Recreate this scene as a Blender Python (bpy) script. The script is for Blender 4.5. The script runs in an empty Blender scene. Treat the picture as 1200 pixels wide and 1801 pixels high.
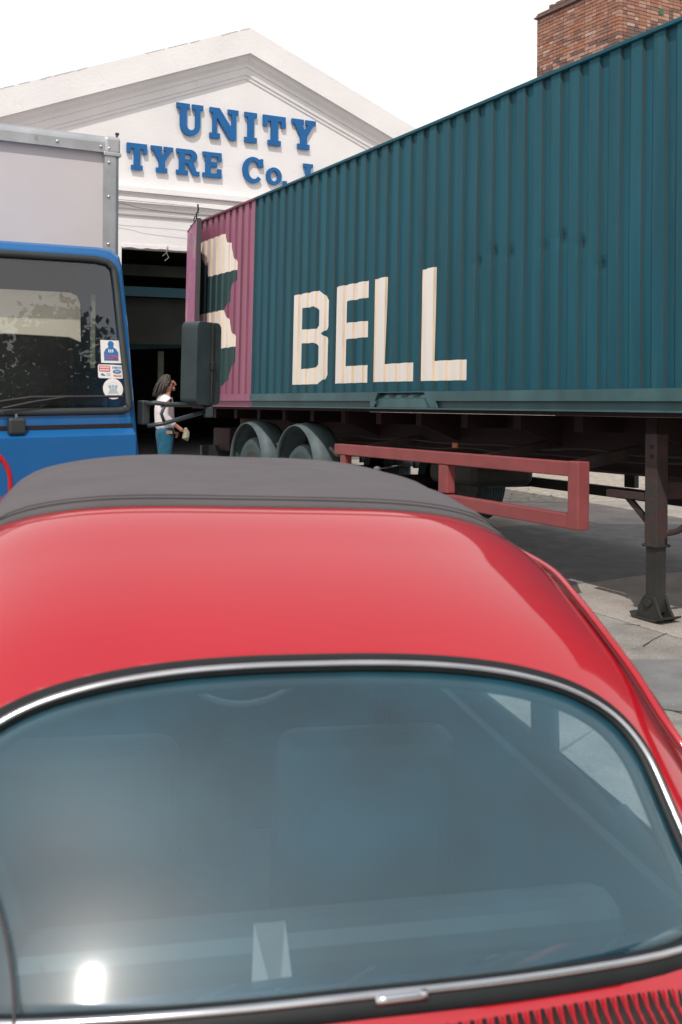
import bpy, bmesh, math, random
import numpy as np
from mathutils import Vector, Matrix
from mathutils.geometry import tessellate_polygon
random.seed(7); rng = np.random.default_rng(7)
S = bpy.context.scene; COL = S.collection; R = math.radians

# ------------------------------------------------------------------ camera
cam = bpy.data.cameras.new('camera'); cam_o = bpy.data.objects.new('camera', cam); COL.objects.link(cam_o)
cam.sensor_fit = 'HORIZONTAL'; cam.sensor_width = 36; cam.lens = 1750/1200*36
cam.shift_y = -(900.5-650)/1200
cam.clip_start = 0.05; cam.clip_end = 2000
rl = 0.006
cam_o.matrix_world = Matrix(((math.cos(rl), -math.sin(rl), 0, 0), (0, 0, -1, 0), (math.sin(rl), math.cos(rl), 0, 1.75), (0, 0, 0, 1)))
cam.dof.use_dof = True; cam.dof.focus_distance = 9.0; cam.dof.aperture_fstop = 10.0
S.camera = cam_o
# ------------------------------------------------------------------ sky and sun
SUN = Vector((-.068, -.577, .814)).normalized()
el = math.asin(SUN.z); az = math.atan2(SUN.x, SUN.y)
world = bpy.data.worlds.new('World'); S.world = world; world.use_nodes = True
nt = world.node_tree; nt.nodes.clear()
out = nt.nodes.new('ShaderNodeOutputWorld'); bg = nt.nodes.new('ShaderNodeBackground')
sky = nt.nodes.new('ShaderNodeTexSky'); sky.sky_type = 'NISHITA'; sky.sun_disc = False
sky.sun_elevation = el; sky.sun_rotation = az; sky.dust_density = 2.0; sky.air_density = 1.0; sky.altitude = 20
# thin bright summer haze: white towards the horizon, the sky's own blue overhead
tc = nt.nodes.new('ShaderNodeTexCoord'); sx = nt.nodes.new('ShaderNodeSeparateXYZ')
mr = nt.nodes.new('ShaderNodeMapRange'); mr.inputs[1].default_value = 0.34; mr.inputs[2].default_value = 0.95
mr.inputs[3].default_value = 0.97; mr.inputs[4].default_value = 0.42
mx = nt.nodes.new('ShaderNodeMix'); mx.data_type = 'RGBA'; mx.inputs[7].default_value = (10.3, 10.15, 10.0, 1)
nt.links.new(tc.outputs['Generated'], sx.inputs[0]); nt.links.new(sx.outputs['Z'], mr.inputs[0])
nt.links.new(mr.outputs[0], mx.inputs[0]); nt.links.new(sky.outputs[0], mx.inputs[6])
nt.links.new(mx.outputs[2], bg.inputs[0]); bg.inputs[1].default_value = 0.112
nt.links.new(bg.outputs[0], out.inputs[0])
sun = bpy.data.lights.new('sun', 'SUN'); sun.energy = 2.85; sun.angle = R(0.6); sun.color = (1, .96, .88)
sun_o = bpy.data.objects.new('sun', sun); COL.objects.link(sun_o)
sun_o.rotation_euler = SUN.to_track_quat('Z', 'Y').to_euler(); sun_o.location = (-4, -14, 22)
vs = S.view_settings; vs.view_transform = 'Standard'; vs.look = 'None'; vs.gamma = 1; vs.exposure = 0.06; vs.use_curve_mapping = False
S.cycles.max_bounces = 10; S.cycles.transparent_max_bounces = 16; S.cycles.use_denoising = True

# ------------------------------------------------------------------ materials
def mat(name, col, rough=.6, metal=0, coat=0, coat_rough=.03, var=.12, scale=6, bump=0, bscale=60, col2=None, thr=.55, streak=0, detail=5, spec=.5, stretch=None, sharp=.12, scratch=None):
    m = bpy.data.materials.new(name); m.use_nodes = True; n = m.node_tree.nodes; l = m.node_tree.links
    p = n['Principled BSDF']; p.inputs['Roughness'].default_value = rough; p.inputs['Metallic'].default_value = metal
    p.inputs['Coat Weight'].default_value = coat; p.inputs['Coat Roughness'].default_value = coat_rough
    p.inputs['Specular IOR Level'].default_value = spec
    if coat >= 1: p.inputs['Coat IOR'].default_value = 1.66; p.inputs['Specular IOR Level'].default_value = .15
    tc = n.new('ShaderNodeTexCoord'); vec = tc.outputs['Object']
    mp = n.new('ShaderNodeMapping'); l.new(vec, mp.inputs[0])
    if stretch: mp.inputs['Scale'].default_value = stretch
    no = n.new('ShaderNodeTexNoise'); no.inputs['Scale'].default_value = scale; no.inputs['Detail'].default_value = detail
    l.new(mp.outputs[0], no.inputs['Vector'])
    mr = n.new('ShaderNodeMapRange'); mr.inputs[1].default_value = .3; mr.inputs[2].default_value = .7
    mr.inputs[3].default_value = 1-var; mr.inputs[4].default_value = 1+var; l.new(no.outputs[0], mr.inputs[0])
    rgb = n.new('ShaderNodeMix'); rgb.data_type = 'RGBA'; rgb.blend_type = 'MULTIPLY'; rgb.inputs[0].default_value = 1
    rgb.inputs[6].default_value = (*col, 1); l.new(mr.outputs[0], rgb.inputs[7])
    last = rgb.outputs[2]
    if bump >= .7 and scale < 4:
        n4 = n.new('ShaderNodeTexNoise'); n4.inputs['Scale'].default_value = 75; n4.inputs['Detail'].default_value = 3; l.new(vec, n4.inputs['Vector'])
        r4 = n.new('ShaderNodeMapRange'); r4.inputs[1].default_value = .3; r4.inputs[2].default_value = .7; r4.inputs[3].default_value = .78; r4.inputs[4].default_value = 1.2; l.new(n4.outputs[0], r4.inputs[0])
        x4 = n.new('ShaderNodeMix'); x4.data_type = 'RGBA'; x4.blend_type = 'MULTIPLY'; x4.inputs[0].default_value = 1; l.new(last, x4.inputs[6]); l.new(r4.outputs[0], x4.inputs[7]); last = x4.outputs[2]
    if col2:
        n2 = n.new('ShaderNodeTexNoise'); n2.inputs['Scale'].default_value = scale*2.3; n2.inputs['Detail'].default_value = 8
        n2.inputs['Roughness'].default_value = .7
        l.new(mp.outputs[0], n2.inputs['Vector'])
        r2 = n.new('ShaderNodeMapRange'); r2.inputs[1].default_value = thr; r2.inputs[2].default_value = thr+sharp; l.new(n2.outputs[0], r2.inputs[0])
        m2 = n.new('ShaderNodeMix'); m2.data_type = 'RGBA'; l.new(r2.outputs[0], m2.inputs[0]); l.new(last, m2.inputs[6]); m2.inputs[7].default_value = (*col2, 1)
        last = m2.outputs[2]
    if scratch:
        for sc_, th_, cc, st_ in ((26, .735, scratch, (1, 1, .035)), (9, .70, (.075, .05, .035), (1, 1, .16))):
            m3 = n.new('ShaderNodeMapping'); m3.inputs['Scale'].default_value = st_; l.new(vec, m3.inputs[0])
            n3 = n.new('ShaderNodeTexNoise'); n3.inputs['Scale'].default_value = sc_; n3.inputs['Detail'].default_value = 6; n3.inputs['Roughness'].default_value = .6; l.new(m3.outputs[0], n3.inputs['Vector'])
            r3 = n.new('ShaderNodeMapRange'); r3.inputs[1].default_value = th_; r3.inputs[2].default_value = th_+.05; l.new(n3.outputs[0], r3.inputs[0])
            x3 = n.new('ShaderNodeMix'); x3.data_type = 'RGBA'; l.new(r3.outputs[0], x3.inputs[0]); l.new(last, x3.inputs[6]); x3.inputs[7].default_value = (*cc, 1); last = x3.outputs[2]
    l.new(last, p.inputs['Base Color'])
    if bump:
        nb = n.new('ShaderNodeTexNoise'); nb.inputs['Scale'].default_value = bscale; nb.inputs['Detail'].default_value = 6
        l.new(vec, nb.inputs['Vector'])
        b = n.new('ShaderNodeBump'); b.inputs['Strength'].default_value = bump; b.inputs['Distance'].default_value = .01
        l.new(nb.outputs[0], b.inputs['Height']); l.new(b.outputs[0], p.inputs['Normal'])
    rv = n.new('ShaderNodeMapRange'); rv.inputs[3].default_value = max(rough-.06, 0); rv.inputs[4].default_value = min(rough+.08, 1)
    l.new(no.outputs[0], rv.inputs[0]); l.new(rv.outputs[0], p.inputs['Roughness'])
    return m

def glass_mat(name, tint, dust_veil, veil_col=(.5, .53, .55), rough=.0, boost=1.7, haze=0):
    m = bpy.data.materials.new(name); m.use_nodes = True; n = m.node_tree.nodes; l = m.node_tree.links
    n.clear(); o = n.new('ShaderNodeOutputMaterial')
    tr = n.new('ShaderNodeBsdfTransparent'); tr.inputs[0].default_value = (*tint, 1)
    gl = n.new('ShaderNodeBsdfGlossy'); gl.inputs['Roughness'].default_value = rough
    lw = n.new('ShaderNodeLayerWeight'); lw.inputs[0].default_value = .5
    pw = n.new('ShaderNodeMath'); pw.operation = 'POWER'; pw.inputs[1].default_value = 5; l.new(lw.outputs['Facing'], pw.inputs[0])
    ma = n.new('ShaderNodeMath'); ma.operation = 'MULTIPLY_ADD'; ma.inputs[1].default_value = .95*boost; ma.inputs[2].default_value = .042*boost
    ma.use_clamp = True; l.new(pw.outputs[0], ma.inputs[0])
    mx = n.new('ShaderNodeMixShader'); l.new(ma.outputs[0], mx.inputs[0]); l.new(tr.outputs[0], mx.inputs[1]); l.new(gl.outputs[0], mx.inputs[2])
    last = mx
    if haze:
        for rg_, wt in ((.50, haze), (.26, haze*.28), (.10, haze*.20)):
            g2 = n.new('ShaderNodeBsdfGlossy'); g2.inputs['Roughness'].default_value = rg_
            hz = n.new('ShaderNodeMixShader'); hz.inputs[0].default_value = wt; l.new(last.outputs[0], hz.inputs[1]); l.new(g2.outputs[0], hz.inputs[2]); last = hz
    if dust_veil:
        d = n.new('ShaderNodeBsdfDiffuse'); d.inputs[0].default_value = (*veil_col, 1)
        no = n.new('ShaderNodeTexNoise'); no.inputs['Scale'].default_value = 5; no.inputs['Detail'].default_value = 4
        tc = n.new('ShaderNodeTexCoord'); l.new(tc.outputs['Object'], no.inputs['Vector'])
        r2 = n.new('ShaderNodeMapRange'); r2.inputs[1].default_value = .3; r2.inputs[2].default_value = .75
        r2.inputs[3].default_value = dust_veil*.6; r2.inputs[4].default_value = dust_veil*1.5; l.new(no.outputs[0], r2.inputs[0])
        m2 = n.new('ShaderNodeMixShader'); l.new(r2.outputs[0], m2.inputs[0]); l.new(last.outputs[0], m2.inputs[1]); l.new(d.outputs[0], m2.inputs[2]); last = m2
    l.new(last.outputs[0], o.inputs[0])
    return m

M = {}
M['white_render'] = mat('white_render', (.76, .73, .73), .85, var=.05, scale=1.2, bump=.45, bscale=22, col2=(.60, .57, .55), thr=.60, sharp=.3)
M['render_edge'] = mat('render_edge', (.66, .64, .62), .85, var=.1, scale=3, bump=.3, bscale=25, col2=(.3, .28, .26), thr=.62)
M['blue_letter'] = mat('blue_letter', (.003, .105, .31), .75, var=.1, scale=8)
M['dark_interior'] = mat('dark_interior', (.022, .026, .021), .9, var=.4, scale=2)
M['green_beam'] = mat('green_beam', (.008, .065, .095), .6, var=.2)
M['grey_post'] = mat('grey_post', (.2, .22, .18), .8, var=.2)
M['teal_paint'] = mat('teal_paint', (.010, .080, .112), .6, var=.22, scale=1.5, stretch=(3, 3, .3), bump=.08, bscale=16, col2=(.035, .105, .12), thr=.55, spec=.25, sharp=.3, scratch=(.06, .30, .36))
M['teal_rail'] = mat('teal_rail', (.045, .105, .115), .55, var=.25, scale=3, stretch=(1, 1, .6), col2=(.14, .09, .065), thr=.7)
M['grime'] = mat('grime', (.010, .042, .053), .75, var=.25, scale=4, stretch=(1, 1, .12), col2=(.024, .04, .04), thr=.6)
M['pink_paint'] = mat('pink_paint', (.285, .10, .165), .5, var=.14, scale=3, stretch=(3, 3, .3), bump=.05, bscale=16, col2=(.30, .11, .11), thr=.6)
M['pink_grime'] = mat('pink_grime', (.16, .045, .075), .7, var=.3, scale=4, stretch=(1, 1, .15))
M['pink_door'] = mat('pink_door', (.33, .085, .20), .5, var=.2, scale=5, col2=(.5, .38, .4), thr=.7)
M['cream_paint'] = mat('cream_paint', (.80, .745, .69), .6, var=.07, scale=2, stretch=(3, 3, .3), col2=(.60, .47, .36), thr=.74)
M['cream_rust'] = mat('cream_rust', (.64, .50, .37), .7, var=.2, scale=5, stretch=(2, 2, .3), col2=(.42, .22, .1), thr=.6)
M['dark_green_paint'] = mat('dark_green_paint', (.016, .05, .052), .55, var=.2, scale=3, stretch=(3, 3, .3))
M['gasket'] = mat('gasket', (.045, .04, .045), .7)
M['chassis_red'] = mat('chassis_red', (.026, .009, .010), .8, var=.3, scale=4, col2=(.016, .012, .012), thr=.55)
M['guard_red'] = mat('guard_red', (.27, .062, .064), .6, var=.13, scale=5, bump=.15, bscale=30, col2=(.20, .075, .055), thr=.585, sharp=.08)
M['leg_red'] = mat('leg_red', (.055, .027, .027), .8, var=.35, scale=6, col2=(.033, .031, .028), thr=.45, bump=.2)
M['black_metal'] = mat('black_metal', (.022, .022, .02), .6, var=.35, scale=6, bump=.1, col2=(.06, .055, .045), thr=.6)
M['mudguard'] = mat('mudguard', (.082, .112, .12), .6, var=.22, scale=7, col2=(.18, .17, .15), thr=.64)
M['tyre'] = mat('tyre', (.05, .075, .08), .85, var=.25, scale=9, bump=.3, bscale=40)
M['black_tyre'] = mat('black_tyre', (.02, .02, .021), .8, var=.2, scale=9, bump=.3, bscale=50)
M['wheel_steel'] = mat('wheel_steel', (.16, .17, .15), .7, metal=.2, var=.3, scale=10)
M['truck_blue'] = mat('truck_blue', (.001, .10, .30), .42, coat=.3, coat_rough=.08, var=.12, scale=2, bump=.02, bscale=8)
M['truck_rubber'] = mat('truck_rubber', (.022, .028, .03), .5, var=.2, scale=9)
M['mirror_plastic'] = mat('mirror_plastic', (.025, .038, .042), .42, var=.2, scale=9, bump=.1, bscale=120)
M['box_panel'] = mat('box_panel', (.56, .51, .52), .6, var=.04, scale=2, col2=(.47, .43, .43), thr=.68)
M['aluminium'] = mat('aluminium', (.50, .51, .52), .42, metal=.75, var=.12, scale=6, col2=(.3, .3, .3), thr=.62, bump=.05)
M['rivet'] = mat('rivet', (.55, .55, .55), .35, metal=.8)
M['cream_visor'] = mat('cream_visor', (.88, .78, .70), .8, var=.06)
M['cab_dark'] = mat('cab_dark', (.014, .016, .016), .8, var=.3)
M['emblem_red'] = mat('emblem_red', (.42, .012, .02), .4)
M['car_red'] = mat('car_red', (.405, .006, .014), .42, coat=1.0, coat_rough=.06, var=.035, scale=2.5, bump=.012, bscale=260, spec=.5)
M['headlining'] = mat('headlining', (.10, .105, .105), .9, var=.1)
M['roof_fabric'] = mat('roof_fabric', (.118, .106, .113), .9, var=.09, scale=7, bump=.5, bscale=520, stretch=(1, 3, 1))
M['rubber'] = mat('rubber', (.010, .012, .013), .55, var=.2, scale=20, spec=.3)
M['chrome'] = mat('chrome', (.60, .61, .62), .2, metal=1, var=.08, scale=10)
M['louvre_black'] = mat('louvre_black', (.008, .004, .004), .7)
M['seat_vinyl'] = mat('seat_vinyl', (.035, .05, .055), .5, var=.15, scale=8)
M['carpet'] = mat('carpet', (.03, .035, .035), .95, var=.3, scale=20)
M['belt'] = mat('belt', (.36, .29, .27), .7)
M['wheel_ivory'] = mat('wheel_ivory', (.40, .42, .40), .4)
M['seam_red'] = mat('seam_red', (.09, .008, .012), .6)
M['shirt'] = mat('shirt', (.74, .68, .70), .85, var=.05, scale=12, bump=.9, bscale=18)
M['jeans'] = mat('jeans', (.012, .10, .17), .9, var=.22, scale=14, bump=.6, bscale=22)
M['skin'] = mat('skin', (.42, .20, .14), .55, var=.08)
M['hair'] = mat('hair', (.055, .045, .038), .6, var=.5, scale=9, stretch=(8, 8, 1), bump=.9, bscale=40)
M['leather'] = mat('leather', (.38, .22, .14), .7)
M['rag'] = mat('rag', (.28, .27, .2), .9, bump=.8, bscale=30)
M['mortar'] = mat('mortar', (.10, .08, .07), .95, var=.25, scale=12, bump=.4)
def brick_mat():
    m = mat('brick', (.33, .12, .075), .9, var=.2, scale=9, bump=.6, bscale=55, col2=(.16, .08, .06), thr=.6)
    n = m.node_tree.nodes; l = m.node_tree.links; p = n['Principled BSDF']
    oi = n.new('ShaderNodeObjectInfo'); cr = n.new('ShaderNodeValToRGB')
    els = [(0, (.31, .14, .10)), (.14, (.19, .11, .09)), (.2, (.38, .19, .13)), (.42, (.34, .16, .11)), (.58, (.42, .24, .18)), (.76, (.40, .155, .09)), (.88, (.25, .14, .11)), (.965, (.48, .35, .29))]
    while len(cr.color_ramp.elements) < len(els): cr.color_ramp.elements.new(.5)
    for e, (q, c) in zip(cr.color_ramp.elements, els): e.position = q; e.color = (*c, 1)
    cr.color_ramp.interpolation = 'CONSTANT'
    l.new(oi.outputs['Random'], cr.inputs[0])
    for k in p.inputs['Base Color'].links: src = k.from_node
    a = [x for x in n if x.type == 'MIX' and x.blend_type == 'MULTIPLY'][0]; l.new(cr.outputs[0], a.inputs[6])
    return m
M['brick'] = brick_mat()
M['brick_dark'] = mat('brick_dark', (.17, .10, .085), .9, var=.25, scale=8, bump=.5)
M['moss'] = mat('moss', (.05, .12, .07), .9, var=.3)
M['concrete'] = mat('concrete', (.33, .295, .265), .92, var=.22, scale=2.2, bump=.8, bscale=60, col2=(.19, .18, .165), thr=.57, detail=12, sharp=.2)
M['concrete_old'] = mat('concrete_old', (.28, .26, .24), .92, var=.24, scale=2.6, bump=.8, bscale=60, col2=(.16, .155, .15), thr=.54, detail=12, sharp=.2)
M['joint'] = mat('joint', (.07, .06, .05), .95)
M['tarmac'] = mat('tarmac', (.19, .19, .19), .9, var=.2, scale=5, bump=.6, bscale=90, col2=(.16, .16, .155), thr=.6)
M['gravel'] = mat('gravel', (.36, .32, .27), .95, var=.3, scale=9, bump=.8)
M['leaf'] = mat('leaf', (.045, .085, .03), .7, var=.4, scale=1.5)
M['bark'] = mat('bark', (.09, .07, .05), .9, bump=.6)
M['sticker_white'] = mat('sticker_white', (.66, .64, .62), .5, var=.04)
M['sticker_blue'] = mat('sticker_blue', (.01, .13, .33), .5)
M['sticker_red'] = mat('sticker_red', (.5, .05, .04), .5)
M['sticker_grey'] = mat('sticker_grey', (.25, .36, .42), .5)
M['orange_lens'] = mat('orange_lens', (.45, .12, .03), .4)
M['red_lens'] = mat('red_lens', (.4, .02, .02), .3)
M['cable'] = mat('cable', (.05, .04, .04), .7)
M['gloss_dark'] = mat('gloss_dark', (.02, .02, .02), .3)
M['car_glass'] = glass_mat('car_glass', (.66, .84, .92), .082, (.05, .40, .60), boost=1.75, haze=.027)  # dusty glass; the reflected sky's teal cast is put into the dust colour
M['side_glass'] = glass_mat('side_glass', (.94, .96, .96), .008)
M['truck_glass'] = glass_mat('truck_glass', (.76, .80, .76), .02, boost=2.5)

# ------------------------------------------------------------------ mesh helpers
def link(o, parent=None, **kw):
    COL.objects.link(o)
    if parent: o.parent = parent
    for k, v in kw.items(): o[k] = v
    return o
def thing(name, label, cat, mw=None, group=None, loc=None):
    o = bpy.data.objects.new(name, None); COL.objects.link(o); o.empty_display_size = .3
    if mw is not None: o.matrix_world = mw
    if loc is not None: o.location = loc
    o['label'] = label; o['category'] = cat
    if group: o['group'] = group
    return o
def frame(O, x, y, z):
    m = Matrix.Identity(4)
    for i in range(3): m[i][0] = x[i]; m[i][1] = y[i]; m[i][2] = z[i]; m[i][3] = O[i]
    return m
class MB:
    def __init__(s): s.v = []; s.f = []; s.m = []; s.cur = 0
    def add(s, vs, fs):
        b = len(s.v); s.v += [tuple(map(float, p)) for p in vs]; s.f += [tuple(b+i for i in f) for f in fs]; s.m += [s.cur]*len(fs); return s
    def box(s, x0, x1, y0, y1, z0, z1, dzx=0):
        # dzx: rise of z along x
        P = [(x, y, z + (dzx if x == x1 else 0)) for z in (z0, z1) for y in (y0, y1) for x in (x0, x1)]
        return s.add(P, [(0, 2, 3, 1), (4, 5, 7, 6), (0, 1, 5, 4), (2, 6, 7, 3), (0, 4, 6, 2), (1, 3, 7, 5)])
    def bar(s, a, b, w, h=None, up=(0, 0, 1)):
        h = h or w; a = Vector(a); b = Vector(b); d = (b-a).normalized(); u = Vector(up)
        if abs(d.dot(u)) > .95: u = Vector((0, 1, 0))
        x = d.cross(u).normalized(); z = x.cross(d)
        P = [q + x*sx*w/2 + z*sz*h/2 for q in (a, b) for sx, sz in ((-1, -1), (1, -1), (1, 1), (-1, 1))]
        return s.add(P, [(0, 3, 2, 1), (4, 5, 6, 7), (0, 1, 5, 4), (1, 2, 6, 5), (2, 3, 7, 6), (3, 0, 4, 7)])
    def tube(s, pts, r, n=8, closed=False, sy=1.0, nrm=None, cap=True):
        pts = [Vector(p) for p in pts]; N = len(pts); rings = []
        up = Vector((0, 0, 1)); prev = None
        for i, p in enumerate(pts):
            if closed: t = pts[(i+1) % N]-pts[i-1]
            else: t = pts[min(i+1, N-1)]-pts[max(i-1, 0)]
            t.normalize()
            if nrm: nn = Vector(nrm[i])
            else:
                nn = prev if prev is not None else (up if abs(t.z) < .9 else Vector((1, 0, 0)))
            nn = (nn - t*nn.dot(t)).normalized(); prev = nn
            b = t.cross(nn)
            rr = r[i] if hasattr(r, '__len__') else r
            rings.append([p + b*math.cos(k*2*math.pi/n)*rr + nn*math.sin(k*2*math.pi/n)*rr*sy for k in range(n)])
        vs = [q for rg in rings for q in rg]; fs = []
        for i in range(N if closed else N-1):
            j = (i+1) % N
            for k in range(n): fs.append((i*n+k, i*n+(k+1) % n, j*n+(k+1) % n, j*n+k))
        if not closed and cap: fs.append(tuple(range(n))[::-1]); fs.append(tuple((N-1)*n+k for k in range(n)))
        return s.add(vs, fs)
    def lathe(s, prof, c, axis='y', n=32):
        # prof: (radius, along); revolve round the axis through c
        vs = []; fs = []
        for r_, a in prof:
            for k in range(n):
                t = k*2*math.pi/n; p, q = r_*math.cos(t), r_*math.sin(t)
                v = {'y': (p, a, q), 'z': (p, q, a), 'x': (a, p, q)}[axis]
                vs.append((c[0]+v[0], c[1]+v[1], c[2]+v[2]))
        for i in range(len(prof)-1):
            for k in range(n): fs.append((i*n+k, (i+1)*n+k, (i+1)*n+(k+1) % n, i*n+(k+1) % n))
        return s.add(vs, fs)
    def poly(s, loops, y0, y1, fn=None):
        # loops: outlines in x-z, extruded from y0 to y1
        allp = [p for L in loops for p in L]; n = len(allp)
        tris = tessellate_polygon([[Vector((p[0], p[1], 0)) for p in L] for L in loops])
        vs = [(p[0], y0, p[1]) for p in allp]+[(p[0], y1, p[1]) for p in allp]; fs = []
        for t in tris:
            a, b, c = [Vector(allp[i]) for i in t]
            cr = (b-a).x*(c-a).y-(b-a).y*(c-a).x
            t = t if cr > 0 else t[::-1]
            fs.append(tuple(t)); fs.append(tuple(i+n for i in t[::-1]))
        b = 0
        for L in loops:
            k = len(L)
            ar = sum(L[i][0]*L[(i+1) % k][1]-L[(i+1) % k][0]*L[i][1] for i in range(k))
            outer = L is loops[0]
            for i in range(k):
                j = (i+1) % k; q = (b+i, b+i+n, b+j+n, b+j)
                if (ar > 0) != outer: q = q[::-1]
                fs.append(q)
            b += k
        if fn: vs = [fn(p) for p in vs]
        return s.add(vs, fs)
    def obj(s, name, mats, parent=None, smooth=False, bevel=0, seg=2, **kw):
        me = bpy.data.meshes.new(name); me.from_pydata(s.v, [], s.f); 
        if not isinstance(mats, (list, tuple)): mats = [mats]
        for m in mats: me.materials.append(M[m])
        me.polygons.foreach_set('material_index', s.m)
        if smooth: me.polygons.foreach_set('use_smooth', [True]*len(s.f))
        me.update()
        o = bpy.data.objects.new(name, me); link(o, parent, **kw)
        if bevel:
            b = o.modifiers.new('b', 'BEVEL'); b.width = bevel; b.segments = seg; b.limit_method = 'ANGLE'; b.angle_limit = R(40)
            w = o.modifiers.new('w', 'WELD') if False else None
        return o
def cubic(xs, ys):
    xs = np.array(xs, float); ys = np.array(ys, float); d = np.diff(ys)/np.diff(xs); m = np.zeros(len(xs))
    m[0] = d[0]; m[-1] = d[-1]
    for i in range(1, len(xs)-1): m[i] = 0 if d[i-1]*d[i] <= 0 else 2*d[i-1]*d[i]/(d[i-1]+d[i])
    def f(x):
        x = np.clip(x, xs[0], xs[-1]); i = np.clip(np.searchsorted(xs, x)-1, 0, len(xs)-2)
        h = xs[i+1]-xs[i]; t = (x-xs[i])/h
        return (2*t**3-3*t**2+1)*ys[i]+(t**3-2*t**2+t)*h*m[i]+(-2*t**3+3*t**2)*ys[i+1]+(t**3-t**2)*h*m[i+1]
    return f
def inpoly(x, z, P):
    ins = np.zeros(np.shape(x), bool); n = len(P)
    for i in range(n):
        x0, z0 = P[i]; x1, z1 = P[(i+1) % n]
        if z0 == z1: continue
        c = ((z0 > z) != (z1 > z)) & (x < (x1-x0)*(z-z0)/(z1-z0)+x0); ins ^= c
    return ins
def spline(P, n=8, closed=True):
    out = []; N = len(P); rng_ = range(N if closed else N-1)
    g = lambda i: Vector(P[i % N]) if closed else Vector(P[min(max(i, 0), N-1)])
    for i in rng_:
        a, b, c, d = g(i-1), g(i), g(i+1), g(i+2)
        for k in range(n):
            t = k/n
            out.append(tuple(.5*((2*b)+(c-a)*t+(2*a-5*b+4*c-d)*t*t+(-a+3*b-3*c+d)*t**3)))
    if not closed: out.append(tuple(P[-1]))
    return out
def rrect(x0, x1, z0, z1, r, n=5):
    out = []
    for cx, cz, a0 in ((x1-r, z1-r, 0), (x0+r, z1-r, 90), (x0+r, z0+r, 180), (x1-r, z0+r, 270)):
        for k in range(n+1):
            a = R(a0+90*k/n); out.append((cx+r*math.cos(a), cz+r*math.sin(a)))
    return out
def text(s, size, mname, parent, m, name='printed_word'):
    c = bpy.data.curves.new(name, 'FONT'); c.body = s; c.size = size; c.align_x = 'CENTER'; c.align_y = 'CENTER'; c.extrude = .0004; c.offset = size*.02
    c.materials.append(M[mname]); t_ = bpy.data.objects.new('tmp', c); COL.objects.link(t_); bpy.context.view_layer.update()
    me = bpy.data.meshes.new_from_object(t_.evaluated_get(bpy.context.evaluated_depsgraph_get())); bpy.data.objects.remove(t_)
    o = bpy.data.objects.new(name, me); link(o, parent); o.matrix_local = m; return o

UC = Vector((.49333, -.86933, .0298955)); VC = Vector((.013948, .042271, .999009)); WC = Vector((.869729, .492426, -.032979))
OC = Vector((-2.272, 14.563, 1.2025))
CF = frame(OC, UC, WC, VC)      # container frame: x along its side to the front, y away from the camera, z up
FUx = Vector((.88, .475, 0)).normalized(); FF = frame((-3.3, 17, 0), FUx, (-FUx.y, FUx.x, 0), (0, 0, 1))
TUx = Vector((.86, .51, 0)).normalized(); TF = frame((-.933, 4.6, 0), TUx, (-TUx.y, TUx.x, 0), (0, 0, 1))

# ------------------------------------------------------------------ ground
b = MB(); b.box(-300, 300, -300, 300, -.5, -.018); g = b.obj('ground', 'joint', None, kind='structure')
base = MB(); base.box(-300, 300, 26, 300, -.018, -.006); base.box(-300, 300, -300, -14, -.018, -.006); base.box(-300, -16, -14, 26, -.018, -.006); base.box(24, 300, -14, 26, -.018, -.006)
base.obj('ground_surface', 'concrete_old', g)
gx = Vector((.8698, .4936, 0)); gy = Vector((-.4936, .8698, 0)); G0 = Vector((2.30, 6.45, 0))
slabs = []
for v_ in range(3):
    mb_ = MB(); e = .012; L = 3.4; W_ = 3.0
    mb_.box(0, W_-e, 0, L-e, -.05, 0); o = mb_.obj('concrete_slab', 'concrete' if v_ < 2 else 'concrete_old', g, bevel=.006, seg=1); slabs.append(o)
first = {0: True, 1: True, 2: True}
for i in range(-8, 9):
    for j in range(-6, 7):
        p = G0 + gx*(i*3.0) + gy*(j*3.4)
        if not (-15 < p.x < 21 and -12 < p.y < 23): continue
        q = p-Vector((-3.3, 17, 0)); 
        if q.dot(Vector((-FUx.y, FUx.x, 0))) > -1.0 and q.dot(FUx) > -8 : pass
        k = random.choice((0, 0, 1, 2))
        o = slabs[k] if first[k] else slabs[k].copy()
        if not first[k]: link(o, g)
        first[k] = False
        o.location = p + Vector((0, 0, random.uniform(-.003, .003))); o.rotation_euler.z = math.atan2(gx.y, gx.x)
M['concrete'].node_tree.nodes
# object coordinates repeat on copies: shift the pattern by each slab's place
for nm in ('concrete', 'concrete_old'):
    n = M[nm].node_tree.nodes; l = M[nm].node_tree.links
    ge = n.new('ShaderNodeNewGeometry')
    for tcn in [x for x in n if x.type == 'TEX_COORD']:
        for lk in list(tcn.outputs['Object'].links): l.new(ge.outputs['Position'], lk.to_socket)
def gpatch(name, pts, mname, z=.006, **kw):
    m_ = MB(); n = len(pts); P = spline([(x, y) for x, y in pts], 5)
    P = [(x+random.uniform(-.03, .03), y+random.uniform(-.03, .03)) for x, y in P]; n = len(P)
    m_.poly([[(x, y) for x, y in P]], 0, .004)
    m_.v = [(x, zz, -yy+z+.002) for x, yy, zz in m_.v]
    return m_.obj(name, mname, g, **kw)
gpatch('tarmac_patch', [(1.55, 5.25), (2.6, 4.95), (3.4, 5.3), (3.3, 6.05), (2.1, 6.02), (1.5, 5.95)], 'tarmac')
gpatch('tarmac_patch', [(1.0, 7.75), (1.5, 7.95), (2.2, 8.3), (3.8, 9.2), (5.2, 10.4), (4.8, 11.2), (2.0, 11.2), (.6, 9.4)], 'tarmac')
gpatch('gravel_strip', [(1.5, 13.6), (3.5, 13.3), (8, 14.6), (13, 17), (13, 20), (6, 19.2), (1.2, 16)], 'gravel')
st = MB()
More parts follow.
